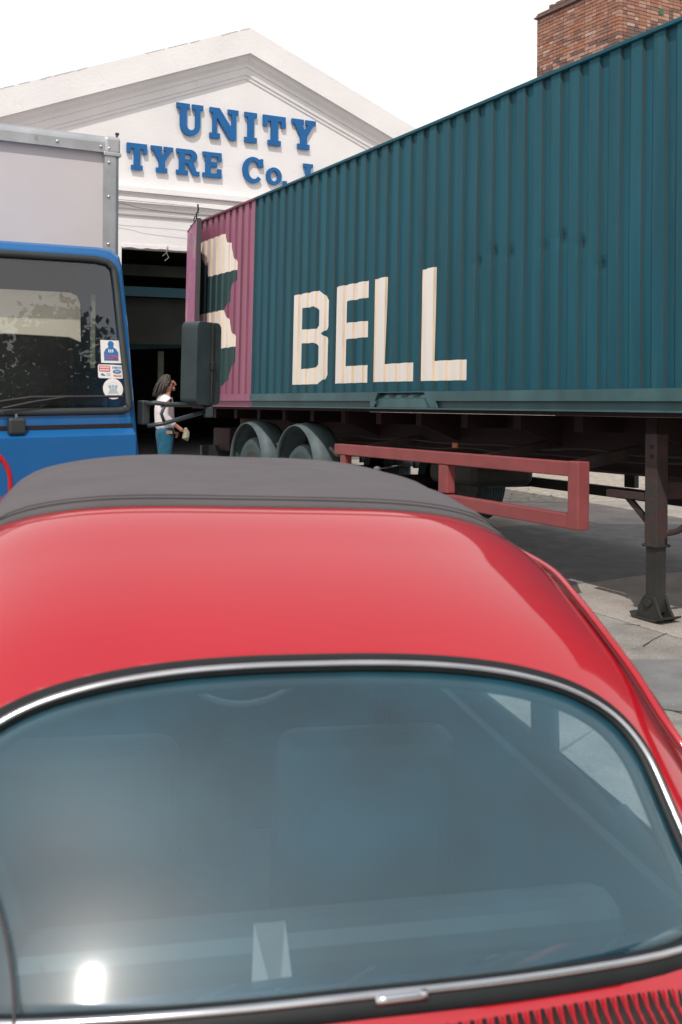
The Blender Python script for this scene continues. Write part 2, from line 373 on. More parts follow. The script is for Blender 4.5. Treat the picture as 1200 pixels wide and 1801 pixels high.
for k in range(420):
    a, c = random.uniform(1.5, 8), random.uniform(13.4, 16.5); r_ = random.uniform(.015, .05)
    if k > 330: a, c, r_ = random.uniform(1.2, 3.6), random.uniform(5.2, 9.5), random.uniform(.004, .012)
    q = [(a+r_*random.uniform(.6, 1)*math.cos(t), c+r_*random.uniform(.6, 1)*math.sin(t)) for t in np.linspace(0, 5.2, 6)]
    st.add([(x, y, .004) for x, y in q]+[(a, c, .004+r_*.7)], [(i, (i+1) % 6, 6) for i in range(6)])
st.obj('gravel_stones', 'gravel', g, kind='stuff')

for (x0, y0, x1, y1) in ((2.0, 6.9, 3.6, 6.2), (1.6, 5.2, 2.9, 4.2), (2.5, 9.2, 5.0, 9.9), (1.9, 6.3, 2.9, 7.6)):
    P = []
    for k in range(13):
        t = k/12; P.append((x0+(x1-x0)*t+random.uniform(-.04, .04), y0+(y1-y0)*t+random.uniform(-.04, .04), .002))
    b = MB()
    for a_, c_ in zip(P[:-1], P[1:]):
        d_ = (Vector(c_)-Vector(a_)).normalized(); q_ = Vector((-d_.y, d_.x, 0))*random.uniform(.003, .007)
        b.add([Vector(a_)-q_, Vector(c_)-q_, Vector(c_)+q_, Vector(a_)+q_], [(0, 1, 2, 3)])
    b.obj('crack', 'joint', g)

# ------------------------------------------------------------------ depot building
B = thing('tyre_depot', 'white rendered gabled workshop with blue raised letters across its pediment', 'building', FF)
ax, hw, zt, sl = 1.76, 7.5, 7.8, .393
ze = zt-sl*hw
b = MB(); b.poly([[(ax-hw+.3, 0), (-.47, 0), (-.47, 3.81), (4.6, 3.81), (4.6, 0), (ax+hw-.3, 0), (ax+hw-.3, ze-.1), (ax, zt-.15), (ax-hw+.3, ze-.1)]], 0, .38)
b.obj('wall', 'white_render', B)
def rake(o0, o1, y, nm, m='white_render'):
    b = MB()
    for s in (-1, 1):
        e = hw+.15
        P = [(ax, zt-o0), (ax+s*e, zt-o0-sl*e), (ax+s*e, zt-o1-sl*e), (ax, zt-o1)]
        b.poly([P if s > 0 else P[::-1]], y, .05)
    return b.obj(nm, m, B)
rake(0, .45, -.24, 'raking_coping')
for s in (-1, 1):
    pf = [(.45, 0), (.452, -.20), (.47, -.175), (.50, -.155), (.53, -.14), (.555, -.115), (.59, -.085), (.63, -.075), (.65, -.073), (.655, -.055), (.72, -.048), (.78, -.040), (.79, -.022), (.84, -.018), (.86, -.004), (.862, .05)]
    vs = [(ax+s*a, yy, zt-o-sl*a) for a in (0, hw+.15) for o, yy in pf]; k_ = len(pf); b = MB()
    fs = [(i, i+1, k_+i+1, k_+i) for i in range(k_-1)]; b.add(vs, fs if s < 0 else [f[::-1] for f in fs]); b.obj('raking_moulding', 'white_render', B)
b = MB()
for s in (-1,):
    for k in range(40):
        if random.random() < .45: continue
        a0 = k*.19+random.uniform(0, .06)
        P = [(ax+s*a0, zt-sl*a0+.004), (ax+s*(a0+.17), zt-sl*(a0+.17)+.004), (ax+s*(a0+.17), zt-sl*(a0+.17)-random.uniform(.012, .02)*(1 if random.random() < .35 else .3)), (ax+s*a0, zt-sl*a0-.006)]
        b.poly([P if s < 0 else P[::-1]], -.245, .36)
b.obj('coping_edge', 'render_edge', B, kind='stuff')
pf = [(4.81, 0), (4.808, -.16), (4.72, -.165), (4.70, -.15), (4.67, -.11), (4.64, -.10), (4.625, -.125), (4.55, -.13), (4.53, -.10), (4.49, -.075), (4.45, -.07), (4.445, -.045), (4.36, -.04), (4.34, -.02), (4.338, .05)]
k_ = len(pf); b = MB(); b.add([(x, yy, z) for x in (ax-hw-.1, ax+hw+.1) for z, yy in pf], [(i, i+1, k_+i+1, k_+i) for i in range(k_-1)]); b.obj('base_moulding', 'white_render', B)
# broken lower edge of the lintel
b = MB(); xs = np.linspace(-.46, 4.58, 60); low = [3.81-random.uniform(.0, .025) for _ in xs]
b.poly([[(x, z) for x, z in zip(xs, low)]+[(4.58, 3.86), (-.46, 3.86)]], -.012, .1); b.obj('lintel_render', 'white_render', B)
# interior of the workshop
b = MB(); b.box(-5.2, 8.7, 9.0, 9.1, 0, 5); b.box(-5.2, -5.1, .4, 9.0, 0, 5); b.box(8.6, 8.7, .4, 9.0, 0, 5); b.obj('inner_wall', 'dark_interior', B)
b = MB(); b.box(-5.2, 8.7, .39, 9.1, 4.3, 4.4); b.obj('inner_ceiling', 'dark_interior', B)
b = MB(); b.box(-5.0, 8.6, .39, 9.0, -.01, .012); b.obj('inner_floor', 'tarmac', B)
b = MB(); b.box(-1.5, 4.9, 1.0, 1.12, 3.055, 3.225); b.obj('door_rail', 'green_beam', B)
b = MB(); b.box(-.9, 4.9, .95, 1.0, 3.42, 3.62); b.obj('shutter_housing', 'dark_interior', B)
b = MB(); b.box(-1.5, 5, 1.3, 1.36, 2.2, 3.05); b.obj('shutter_panel', 'dark_interior', B)
b = MB(); b.box(-1.5, 5, 3.1, 3.25, 2.05, 2.19, dzx=.25); b.obj('cross_beam', 'green_beam', B)
b = MB(); b.box(1.15, 1.27, 3.0, 3.08, 0, 2.1); b.obj('inner_post', 'grey_post', B)
# roof
b = MB()
for s in (-1, 1):
    P = [(ax, zt-.2), (ax+s*(hw-.2), zt-.2-sl*(hw-.2)), (ax+s*(hw-.2), zt-.3-sl*(hw-.2)), (ax, zt-.3)]
    b.poly([P if s > 0 else P[::-1]], .385, 14)
b.obj('roof', 'tarmac', B)
b = MB(); b.box(ax-hw+.3, ax-hw+.5, .385, 14, 0, ze-.15); b.box(ax+hw-.5, ax+hw-.3, .385, 14, 0, ze-.15); b.obj('side_wall', 'white_render', B)
for pts in ([(-5, 4.63), (-1, 4.52), (-.2, 4.44), (.6, 4.405), (1.3, 4.41), (2.5, 4.47), (5, 4.5)], [(-5, 4.75), (0, 4.70), (3, 4.68), (8, 4.74)], [(-5, 4.50), (-.3, 4.555), (3, 4.49), (8, 4.53)]):
    b = MB(); b.tube([(x, -.23, z) for x, z in spline(pts, 6, False)], .004, 5); b.obj('cable', 'cable', B)
b = MB(); b.tube([(.33, -.03, 3.86), (.30, -.05, 3.74), (.34, -.05, 3.66), (.27, -.04, 3.60)], .008, 5); b.tube([(.30, -.05, 3.74), (.23, -.05, 3.68)], .006, 5); b.obj('weed', 'grey_post', B)
# letters
def arc(cx, cz, rx, rz, a0, a1, n=14): return [(cx+rx*math.cos(R(a0+(a1-a0)*k/n)), cz+rz*math.sin(R(a0+(a1-a0)*k/n))) for k in range(n+1)]
GL = {
 'U': [[(0, 1), (0, .84), (.13, .84), (.13, .36)]+arc(.51, .36, .38, .36, 180, 360)+[(.89, .84), (1, .84), (1, 1), (.58, 1), (.58, .84), (.70, .84), (.70, .36)]+arc(.54, .34, .16, .16, 0, -180)+[(.38, .84), (.49, .84), (.49, 1)]],
 'I': [[(0, 1), (0, .84), (.25, .84), (.25, .17), (0, .17), (0, 0), (1, 0), (1, .17), (.76, .17), (.76, .84), (1, .84), (1, 1)]],
 'T': [[(0, 1), (0, .62), (.19, .62), (.19, .81), (.35, .81), (.35, .17), (.22, .17), (.22, 0), (.79, 0), (.79, .17), (.66, .17), (.66, .81), (.81, .81), (.81, .62), (1, .62), (1, 1)]],
 'Y': [[(0, 1), (0, .84), (.11, .84), (.36, .42), (.36, .17), (.24, .17), (.24, 0), (.74, 0), (.74, .17), (.63, .17), (.63, .42), (.90, .84), (1, .84), (1, 1), (.58, 1), (.58, .84), (.66, .84), (.53, .62), (.42, .84), (.5, .84), (.5, 1)]],
 'N': [[(0, 1), (0, .84), (.10, .84), (.10, .17), (0, .17), (0, 0), (.36, 0), (.36, .17), (.25, .17), (.25, .68), (.70, 0), (.92, 0), (.92, .84), (1, .84), (1, 1), (.63, 1), (.63, .84), (.76, .84), (.76, .40), (.34, 1)]],
 'R': [[(0, 1), (0, .84), (.12, .84), (.12, .17), (0, .17), (0, 0), (.5, 0), (.5, .17), (.37, .17), (.37, .44), (.48, .44), (.72, 0), (1, 0), (1, .17), (.87, .17), (.72, .49)]+arc(.60, .73, .30, .27, -50, 90, 10), [(.37, .82), (.57, .82), (.64, .76), (.64, .67), (.57, .61), (.37, .61)]],
 'E': [[(0, 1), (0, .84), (.15, .84), (.15, .17), (0, .17), (0, 0), (1, 0), (1, .36), (.80, .36), (.80, .17), (.42, .17), (.42, .43), (.78, .43), (.78, .62), (.42, .62), (.42, .83), (.8, .83), (.8, .66), (1, .66), (1, 1)]],
 'C': [[(.97, .95), (.84, .95), (.80, .90)]+arc(.5, .5, .5, .5, 62, 318, 24)+arc(.53, .5, .27, .34, 318, 62, 20)+[(.75, .62), (.97, .62)]],
 'o': [arc(.5, .5, .5, .5, 0, 345, 23), arc(.5, .5, .23, .30, 345, 0, 23)],
 '.': [[(0, 0), (1, 0), (1, 1), (0, 1)]],
 'L': [[(0, 1), (0, .84), (.14, .84), (.14, .17), (0, .17), (0, 0), (1, 0), (1, .38), (.8, .38), (.8, .17), (.42, .17), (.42, .84), (.56, .84), (.56, 1)]],
 't': [[(.25, 1), (.25, .72), (0, .72), (0, .57), (.25, .57), (.25, .15), (.4, 0), (.95, 0), (.95, .16), (.6, .16), (.55, .2), (.55, .57), (.9, .57), (.9, .72), (.55, .72), (.55, 1)]],
 'd': [[(.45, 1), (.45, .85), (.57, .85), (.57, .66)]+arc(.42, .33, .40, .34, 65, 300, 16)+[(.57, .08), (.57, 0), (1, 0), (1, .15), (.87, .15), (.87, 1)], arc(.42, .34, .15, .18, 345, 0, 12)]}
for ch, x0, x1, z0, z1 in (('U', .466, .952, 5.80, 6.352), ('N', 1.072, 1.615, 5.812, 6.35), ('I', 1.734, 1.973, 5.812, 6.35), ('T', 2.093, 2.542, 5.812, 6.348), ('Y', 2.667, 3.158, 5.81, 6.35),
      ('T', -.405, -.055, 5.114, 5.56), ('Y', .012, .408, 5.114, 5.558), ('R', .466, .889, 5.114, 5.558), ('E', .948, 1.30, 5.114, 5.557), ('C', 1.702, 2.113, 5.09, 5.56), ('o', 2.161, 2.471, 5.097, 5.412), ('.', 2.50, 2.575, 5.11, 5.185),
      ('L', 2.909, 3.26, 5.114, 5.548), ('t', 3.31, 3.50, 5.114, 5.50), ('d', 3.55, 3.88, 5.105, 5.56)):
    b = MB(); b.poly([[(x0+(x1-x0)*p, z0+(z1-z0)*q) for p, q in L] for L in GL[ch]], -.062, -.022)
    b.obj('raised_letter', 'blue_letter', B)
    
# ------------------------------------------------------------------ brick tower
Tc = Vector((5.694, 20.5, 0)); td = Vector((.8698, .4936, 0)); TWf = frame(Tc, td, (-.4936, .8698, 0), (0, 0, 1))
T = thing('brick_tower', 'tall red brick stack with dark oversailing cap rising behind the container', 'chimney', TWf)
b = MB(); b.box(.012, 2.6, .012, 2.56, 0, 9.9); b.obj('core', 'mortar', T)
brick0 = None; nb = 0; low = MB()
def put_brick(x0, x1, y0, y1, z):
    global brick0, nb
    if z > 8.05 and nb < 300:
        if brick0 is None:
            q = MB(); q.box(0, 1, 0, 1, 0, 1); brick0 = q.obj('brick', 'brick', T); o = brick0
        else: o = brick0.copy(); link(o, T)
        o.location = (x0, y0, z); o.scale = (x1-x0, y1-y0, random.uniform(.058, .064)); o.rotation_euler.y = random.uniform(-.02, .02) if y1-y0 < x1-x0 else 0; nb += 1
    else: low.cur = random.choice((0, 0, 1)); low.box(x0, x1, y0, y1, z, z+.064)
jobs = []
nz = int(9.78/.075)
for c in range(nz):
    z = c*.075
    if z < 3: continue
    for face in (0, 1):
        x = 0.0; k = 0
        head = (c % 2 == 0)
        off = .1075 if (c+face) % 2 else .215
        s0 = 0
        edges = [0, off]
        while edges[-1] < 2.56: edges.append(edges[-1]+(.225 if (len(edges)+c) % 2 else .1125))
        for a, d in zip(edges[:-1], edges[1:]):
            d = min(d, 2.56)
            if d-a < .03: continue
            pr = random.uniform(-.006, .004)
            if face == 0: jobs.append((z, (0+pr, .10, a+.006, d-.006)))       # left face (along y)
            else: jobs.append((z, (a+.006+(.1 if a == 0 else 0), d-.006, 0+pr, .10)))
def vis(z, q):
    y = q[2] if q[0] < .02 else 0; x = q[0] if q[0] > .02 else 0
    P = TWf @ Vector((x, y, z)); px = 600+1750*P.x/P.y; py = 650-1750*(P.z-1.75)/P.y
    return py-(391.3-.4225*(px-344.7))
jobs.sort(key=lambda j: vis(*j))
for z, q in jobs: put_brick(*q, z)
low.obj('brick_courses', ['brick_dark', 'brick'], T, kind='stuff')
b = MB(); b.box(-.05, 2.65, -.05, 2.61, 9.78, 9.815); b.obj('cap_course', 'brick_dark', T)
b = MB()
for k in range(24):
    a = k*.108
    for z in (9.82, 9.90):
        h = .07 if random.random() > .15 else .05
        if z > 9.85 and k > 19: continue
        b.box(.0, .1, a, a+.1, z, z+h); b.box(a+.11, a+.21, 0, .1, z, z+h)
b.box(.1, 2.6, .1, 2.6, 9.82, 9.93); b.obj('top_courses', 'brick_dark', T, kind='stuff')
b = MB(); b.box(1.15, 1.28, -.012, .02, 9.32, 9.45); b.obj('moss_patch', 'moss', T)
b = MB(); b.tube([(-.03, -.03, 9.72), (-.03, -.03, 9.78)], .03, 8); b.obj('insulator', 'sticker_white', T)

# ------------------------------------------------------------------ container
CT = thing('shipping_container', 'long teal and pink corrugated shipping container lettered BELL on a trailer', 'container', CF)
PD, U0, HC, LC, WD = .2101, .613, 2.67, 12.19, 2.44
DEP = .024
def prof(u):
    t = (u-U0) % PD
    if t < .012: return DEP*t/.012
    if t < .085: return DEP
    if t < .105: return DEP*(1-(t-.085)/.02)
    return 0.0
brk = []
k = -4
while U0+k*PD < LC:
    for t in (0, .012, .085, .105):
        u = U0+k*PD+t
        if .12 < u < LC-.12: brk.append(u)
    k += 1
dents = [(7.13, 1.33), (7.34, 1.30), (7.76, 1.29), (7.97, 1.34), (8.18, 1.26), (8.40, 1.07), (9.0, 1.6), (6.91, 1.27)]
def side_panel(u0, u1, paint, grime, nm):
    us = [u0]+[u for u in brk if u0+.002 < u < u1-.002]+[u1]
    fine = []
    for a, c in zip(us[:-1], us[1:]):
        m_ = (a+c)/2; fine.append(a); t = (m_-U0) % PD
        if c-a > .05: fine += [a+(c-a)/3, a+2*(c-a)/3]
    fine.append(us[-1])
    vz = [.16]+list(np.arange(.3, 1.0, .2))+list(np.arange(1.0, 1.5, .03))+list(np.arange(1.5, 2.5, .2))+[2.64]
    b = MB(); vs = []
    for v in vz:
        for u in fine:
            w = .003+prof(u)
            for du, dv in dents:
                dd = ((u-du)/.045)**2+((v-dv)/.05)**2
                if dd < 4: w += .016*math.exp(-dd)*(1 if prof(u) > .01 else .3)*(.6+.8*((du*37) % 1))
            if u > 6.9: w += .0025*math.sin(u*3.1+v*2.3)
            vs.append((u, w, v))
    n = len(fine); fs = []; ms = []
    for j in range(len(vz)-1):
        for i in range(n-1):
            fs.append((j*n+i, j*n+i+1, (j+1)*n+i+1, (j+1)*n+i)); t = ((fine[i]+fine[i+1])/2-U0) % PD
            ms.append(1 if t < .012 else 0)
    b.add(vs, fs); b.m = ms; return b.obj(nm, [paint, grime], CT)
side_panel(.12, 2.285, 'pink_paint', 'pink_grime', 'side_panel')
side_panel(2.285, LC-.12, 'teal_paint', 'grime', 'side_panel')
b = MB()
us = [.12]+brk+[LC-.12]
for a, c in zip(us[:-1], us[1:]):
    b.add([(a, WD-prof(a), .16), (c, WD-prof(c), .16), (c, WD-prof(c), 2.64), (a, WD-prof(a), 2.64)], [(0, 3, 2, 1)])
b.obj('far_side_panel', 'teal_paint', CT)
for u0, u1, mm in ((.12, 2.285, 'pink_grime'), (2.285, LC-.12, 'teal_paint')):
    b = MB(); b.box(u0, u1, -.018, .06, 2.638, HC); b.obj('top_rail', mm, CT, bevel=.006)
for u0, u1, mm in ((.12, 2.285, 'pink_paint'), (2.285, 5.30, 'teal_rail'), (6.30, LC-.12, 'teal_rail')):
    b = MB(); x1 = u1; x0 = u0
    if u1 == 5.30: b.poly([[(x0, .078), (5.31, .078), (5.37, .165), (x0, .165)]], -.012, .02)
    elif u0 == 6.30: b.poly([[(6.23, .078), (x1, .078), (x1, .165), (6.17, .165)]], -.012, .02)
    else: b.box(x0, x1, -.012, .02, .078, .165)
    b.box(u0, u1, .022, .03, .012, .165); b.box(u0, u1, -.014, .06, 0, .014)
    b.obj('bottom_rail', mm, CT)
b = MB(); b.box(5.30, 6.30, -.014, .06, 0, .014); b.box(5.2, 6.4, -.006, .0, .158, .167); b.obj('bottom_rail', 'teal_rail', CT)
b = MB(); b.add([(5.28, .012, .016), (6.32, .012, .016), (6.3, .02, .10), (5.3, .02, .10), (6.3, .055, .165), (5.3, .055, .165)], [(0, 1, 2, 3), (3, 2, 4, 5)]); b.obj('pocket_plate', 'teal_rail', CT)
for P in ([(5.22, .078), (5.22, .016), (5.29, .016), (5.35, .078)], [(6.23, .078), (6.30, .016), (6.40, .016), (6.36, .078)]):
    b = MB(); b.poly([P], -.012, -.002); b.obj('pocket_gusset', 'teal_rail', CT)
b = MB()
for y0, y1 in ((0, .16), (WD-.16, WD)):
    for x0, x1, m_ in ((-.0, .14, 0), (LC-.14, LC, 1)):
        b.cur = m_; b.box(x0, x1, y0, y1, .12, HC-.12)
        
b.obj('corner_post', ['pink_grime', 'teal_rail'], CT, bevel=.01)
for x0 in (-.005, LC-.175):
    for y0 in (-.006, WD-.156):
        for z0 in (-.003, HC-.117):
            b = MB(); b.box(x0, x0+.18, y0, y0+.162, z0, z0+.12); b.obj('corner_casting', 'teal_rail', CT, bevel=.012)
b = MB(); b.box(.1, LC-.1, .06, WD-.06, HC-.035, HC-.02); b.obj('roof_panel', 'teal_rail', CT)
b = MB(); b.box(.1, LC-.1, .064, WD-.06, -.03, .15); b.obj('floor', 'chassis_red', CT)
b = MB(); b.box(LC-.06, LC-.03, .16, WD-.16, .1, HC-.1); b.obj('end_panel', 'teal_paint', CT)
b = MB(); b.box(.02, .1, .16, WD-.16, 2.5, HC-.02); b.box(.02, .1, .16, WD-.16, .02, .16); b.obj('door_header', 'pink_grime', CT)
b = MB(); b.box(-.01, .045, 1.24, WD-.02, .12, 2.5); b.obj('closed_door', 'pink_door', CT)
# rear door folded back against the side
ang = math.atan2(-.25, 1.02)
D = MB(); D.box(0, 1.10, 0, .05, .10, 2.56); D.box(.06, 1.04, -.004, 0, .16, 2.5)
door = D.obj('open_door', 'pink_door', CT, bevel=.004); door.location = (-.02, -.035, 0); door.rotation_euler.z = ang
b = MB(); b.box(1.10, 1.118, -.006, .056, .10, 2.56); b.box(0, 1.10, -.006, .05, 2.56, 2.575); b.obj('gasket', 'gasket', door)
for k, y in enumerate((.32, .72)):
    b = MB(); b.tube([(y, .075, .12), (y, .075, 2.54)], .018, 8); b.obj('lock_rod', 'gasket', door)
b = MB()
for k in range(7): b.bar((.25+k*.11, -.008, 2.33-k*.05), (.45+k*.095, -.008, 2.50-k*.035), .006, .006)
b.bar((.1, -.006, 1.3), (.5, -.006, 1.9), .012, .003); b.bar((.2, -.006, 1.1), (.24, -.006, 1.5), .012, .003); b.obj('scratch', 'sticker_white', door)
b = MB(); b.tube([(1.0, .0, 2.56), (1.06, -.01, 2.64), (1.02, .02, 2.70), (1.1, .0, 2.76)], .012, 6); b.tube([(1.03, .02, 2.66), (1.12, .0, 2.66), (1.15, .0, 2.72)], .009, 6); b.tube([(.85, -.02, 2.57), (.95, -.02, 2.62), (1.03, 0, 2.6)], .008, 6); b.obj('chain', 'gasket', door)
# painted lettering that follows the corrugation
def clip(poly, x, keep_right):
    o = []
    for i in range(len(poly)):
        a, c = poly[i], poly[(i+1) % len(poly)]; ia = (a[0] >= x) == keep_right or a[0] == x; ic = (c[0] >= x) == keep_right or c[0] == x
        if ia: o.append(a)
        if ia != ic:
            t = (x-a[0])/(c[0]-a[0]); o.append((x, a[1]+t*(c[1]-a[1])))
    return o
def decal(loops, m0, m1, nm):
    allp = [p for L in loops for p in L]; b = MB()
    for t in tessellate_polygon([[Vector((p[0], p[1], 0)) for p in L] for L in loops]):
        tri = [allp[i] for i in t]; a0 = min(p[0] for p in tri); a1 = max(p[0] for p in tri)
        cuts = [a0]+[u for u in brk if a0 < u < a1]+[a1]
        for c0, c1 in zip(cuts[:-1], cuts[1:]):
            if c1-c0 < 1e-5: continue
            q = clip(clip(tri, c0, True), c1, False)
            if len(q) < 3: continue
            mid = (c0+c1)/2; tt = (mid-U0) % PD
            def wv(u):
                e = 1e-6; return prof(min(max(u, c0+e), c1-e))
            ar = sum(q[i][0]*q[(i+1) % len(q)][1]-q[(i+1) % len(q)][0]*q[i][1] for i in range(len(q)))
            if ar < 0: q = q[::-1]
            b.cur = 1 if (tt < .030 and tt < .012 or (.085 < tt < .105)) else 0
            b.add([(u, .003+wv(u)-.0022, v) for u, v in q], [tuple(range(len(q)))])
    return b.obj(nm, [m0, m1], CT)
LT = .265; HT = 1.31
decal([[(3.43, HT), (3.43, LT), (4.06, LT), (4.215, .323), (4.29, .41), (4.29, .684), (4.238, .774), (4.12, .822), (4.234, .868), (4.29, .975), (4.285, 1.144), (4.187, 1.25), (4.06, HT)],
       [(3.635, 1.142), (3.635, .897), (3.985, .885), (4.05, .932), (4.05, 1.08), (3.95, 1.142)][::-1], [(3.65, .737), (3.65, .44), (3.973, .447), (4.04, .489), (4.045, .681), (3.965, .73)][::-1]], 'cream_paint', 'cream_rust', 'painted_letter')
decal([[(4.428, HT), (4.428, LT), (5.138, LT), (5.138, .444), (4.648, .444), (4.648, .731), (5.105, .731), (5.105, .897), (4.65, .905), (4.65, 1.135), (5.133, 1.137), (5.133, HT)]], 'cream_paint', 'cream_rust', 'painted_letter')
decal([[(5.24, HT), (5.24, LT+.004), (5.94, LT), (5.94, .443), (5.45, .443), (5.46, HT)]], 'cream_paint', 'cream_rust', 'painted_letter')
decal([[(6.083, HT), (6.083, LT), (6.777, .26), (6.777, .441), (6.295, .445), (6.30, HT)]], 'cream_paint', 'cream_rust', 'painted_letter')
decal([[(.278, 2.352), (.369, 2.247), (.661, 1.966), (.751, 1.822), (1.755, 1.812), (1.765, 1.874), (1.641, 1.984), (1.56, 2.147), (1.50, 2.2), (1.40, 2.22), (1.329, 2.353)]], 'cream_paint', 'cream_rust', 'painted_shape')
decal([[(.2, 2.34), (.278, 2.348), (.366, 2.243), (.657, 1.962), (.748, 1.819), (1.755, 1.809), (1.729, 1.69), (1.592, 1.628), (1.509, 1.427), (1.345, 1.314), (.2, 1.31)]], 'dark_green_paint', 'dark_green_paint', 'painted_shape')
decal([[(.2, 1.306), (1.346, 1.31), (1.42, 1.22), (1.577, 1.098), (1.62, 1.0), (1.73, .919), (1.765, .795), (.2, .777)]], 'cream_paint', 'cream_rust', 'painted_shape')
decal([[(.2, .774), (1.765, .791), (1.747, .637), (1.659, .546), (1.60, .46), (1.526, .38), (1.44, .33), (1.362, .283), (.2, .28)]], 'dark_green_paint', 'dark_green_paint', 'painted_shape')

# ------------------------------------------------------------------ trailer
TR = thing('semi_trailer', 'dusty dark red skeletal trailer under the long container with legs down', 'trailer', CF)
for y in (.78, 1.52):
    b = MB(); b.box(.1, 11.9, y+.05, y+.09, -.48, -.055); b.box(.1, 11.9, y-.01, y+.15, -.055, -.033); b.box(.1, 11.9, y-.01, y+.15, -.50, -.48); b.obj('chassis_beam', 'chassis_red', TR)
for k in range(16):
    b = MB(); b.box(.15+k*.76, .25+k*.76, .38, WD-.38, -.16, -.035); b.obj('cross_member', 'chassis_red', TR)
    if k in (3, 5, 7, 9, 11):
        b = MB(); b.poly([[(0, -.04), (0, -.16), (.75, -.42), (.75, -.04)]], 0, .02); b.v = [(.25+k*.76+y, x+.40, z) for x, y, z in b.v]; b.obj('gusset', 'chassis_red', TR)
def guard(w0, w1, m, s=1):
    t_ = MB(); t_.box(4.48, 8.2, w0, w1, -.49, -.38); t_.box(4.75, 8.1, w0+.005, w1-.005, -.845, -.735, dzx=-.04)
    t_.box(4.60, 4.70, w0+.006, w1-.006, -.735, -.492); t_.box(6.40, 6.54, w0+.006, w1-.006, -.745, -.492); t_.box(8.10, 8.215, w0-.006, w1+.01, -.885, -.374)
    return t_.obj('side_guard', m, TR, bevel=.008)
guard(0.0, .10, 'guard_red'); guard(2.30, 2.38, 'black_metal')
for u in (4.9, 6.9, 8.0):
    b = MB(); b.bar((u, .05, -.44), (u, .85, -.30), .08, .08); b.obj('guard_bracket', 'leg_red', TR)
for u in (6.9, 7.9):
    b = MB(); b.bar((u, 2.33, -.44), (u, 1.6, -.30), .06, .06); b.obj('guard_bracket', 'black_metal', TR)
# wheels
def wheel(u, w0, v, parent, r_=.44, th=.26, out=-1):
    h = bpy.data.objects.new('wheel', None); link(h, parent); h.location = (u, w0, v)
    P = [(r_*.58, 0), (r_*.8, -.012), (r_*.93, .0), (r_*.985, .03)]
    for k in range(5): a = .04+k*(th-.08)/5; d = (th-.08)/5; P += [(r_, a), (r_, a+d*.72), (r_*.97, a+d*.74), (r_*.97, a+d*.98)]
    P += [(r_*.985, th-.03), (r_*.93, th), (r_*.58, th)]
    b = MB(); b.lathe(P, (0, 0, 0), 'y', 40); b.obj('tyre', 'tyre', h, smooth=False)
    b = MB(); b.lathe([(r_*.58, .0), (r_*.55, .02), (r_*.50, .06), (r_*.34, .03), (r_*.30, .0), (r_*.18, -.01), (.06, -.05), (0.0, -.055)], (0, 0, 0), 'y', 32)
    for k in range(8):
        a = k*math.pi/4; b.lathe([(.0, -.012), (.014, -.012), (.014, .02)], (r_*.25*math.cos(a), 0, r_*.25*math.sin(a)), 'y', 6)
    b.obj('rim', 'wheel_steel', h, smooth=True)
    return h
for u in (2.10, 3.47):
    zc = -1.2025-.44-u*.03+.88+.0
    vc = -(1.2025+.03*u)+.44
    wheel(u, .12, vc, TR); h = wheel(u, .0, vc, TR); h.location = (u, 2.30, vc); h.scale = (1, -1, 1)
    b = MB(); b.lathe([(.07, .3), (.07, 2.1)], (u, 0, vc), 'y', 12); b.obj('axle', 'chassis_red', TR)
    for w0, w1 in ((.03, .40), (2.02, 2.38)):
        b = MB(); N = 26; mc = -.70
        for pr, rr in (((0, .497), (.05, .505), (.055, .518), (.12, .520), (.15, .530), (.20, .520), (.31, .515), (.33, .50), (.37, .495)), .49),:
            ring = []
            for k in range(N+1):
                a = R(-6+192*k/N)
                ring.append([(u+q[1]*math.cos(a), w0+q[0]*(w1-w0)/.37, mc+q[1]*math.sin(a)) for q in pr])
            n = len(pr); vs = [p for rg in ring for p in rg]
            b.add(vs, [(i*n+j, (i+1)*n+j, (i+1)*n+j+1, i*n+j+1) for i in range(N) for j in range(n-1)])
        o = b.obj('mudguard', 'mudguard', TR, smooth=True); s_ = o.modifiers.new('s', 'SOLIDIFY'); s_.thickness = .012; s_.offset = 1
    b = MB(); b.tube([(u+.48, .25, -.45), (u+.62, .25, -.52), (u+.62, .7, -.52)], .022, 8); b.obj('mudguard_stay', 'wheel_steel', TR)
h = wheel(4.42, 1.78, -(1.2025+.03*4.42)+.52, TR, r_=.46)
b = MB(); b.box(4.2, 4.95, 1.7, 2.3, -.85, -.80); b.obj('wheel_carrier', 'truck_rubber', TR)
b = MB(); b.box(5.2, 6.0, .7, 1.5, -.75, -.5); b.obj('air_tank', 'black_metal', TR, bevel=.1, seg=4)
for k_, (y_, v_) in enumerate(((.66, -.30), (.70, -.36))):
    P = [(1.0+i*.55, y_, v_-.035*abs(math.sin(i*1.3+k_))) for i in range(18)]
    b = MB(); b.tube(spline(P, 4, False), .012, 6); b.obj('air_hose', 'black_metal', TR, smooth=True)
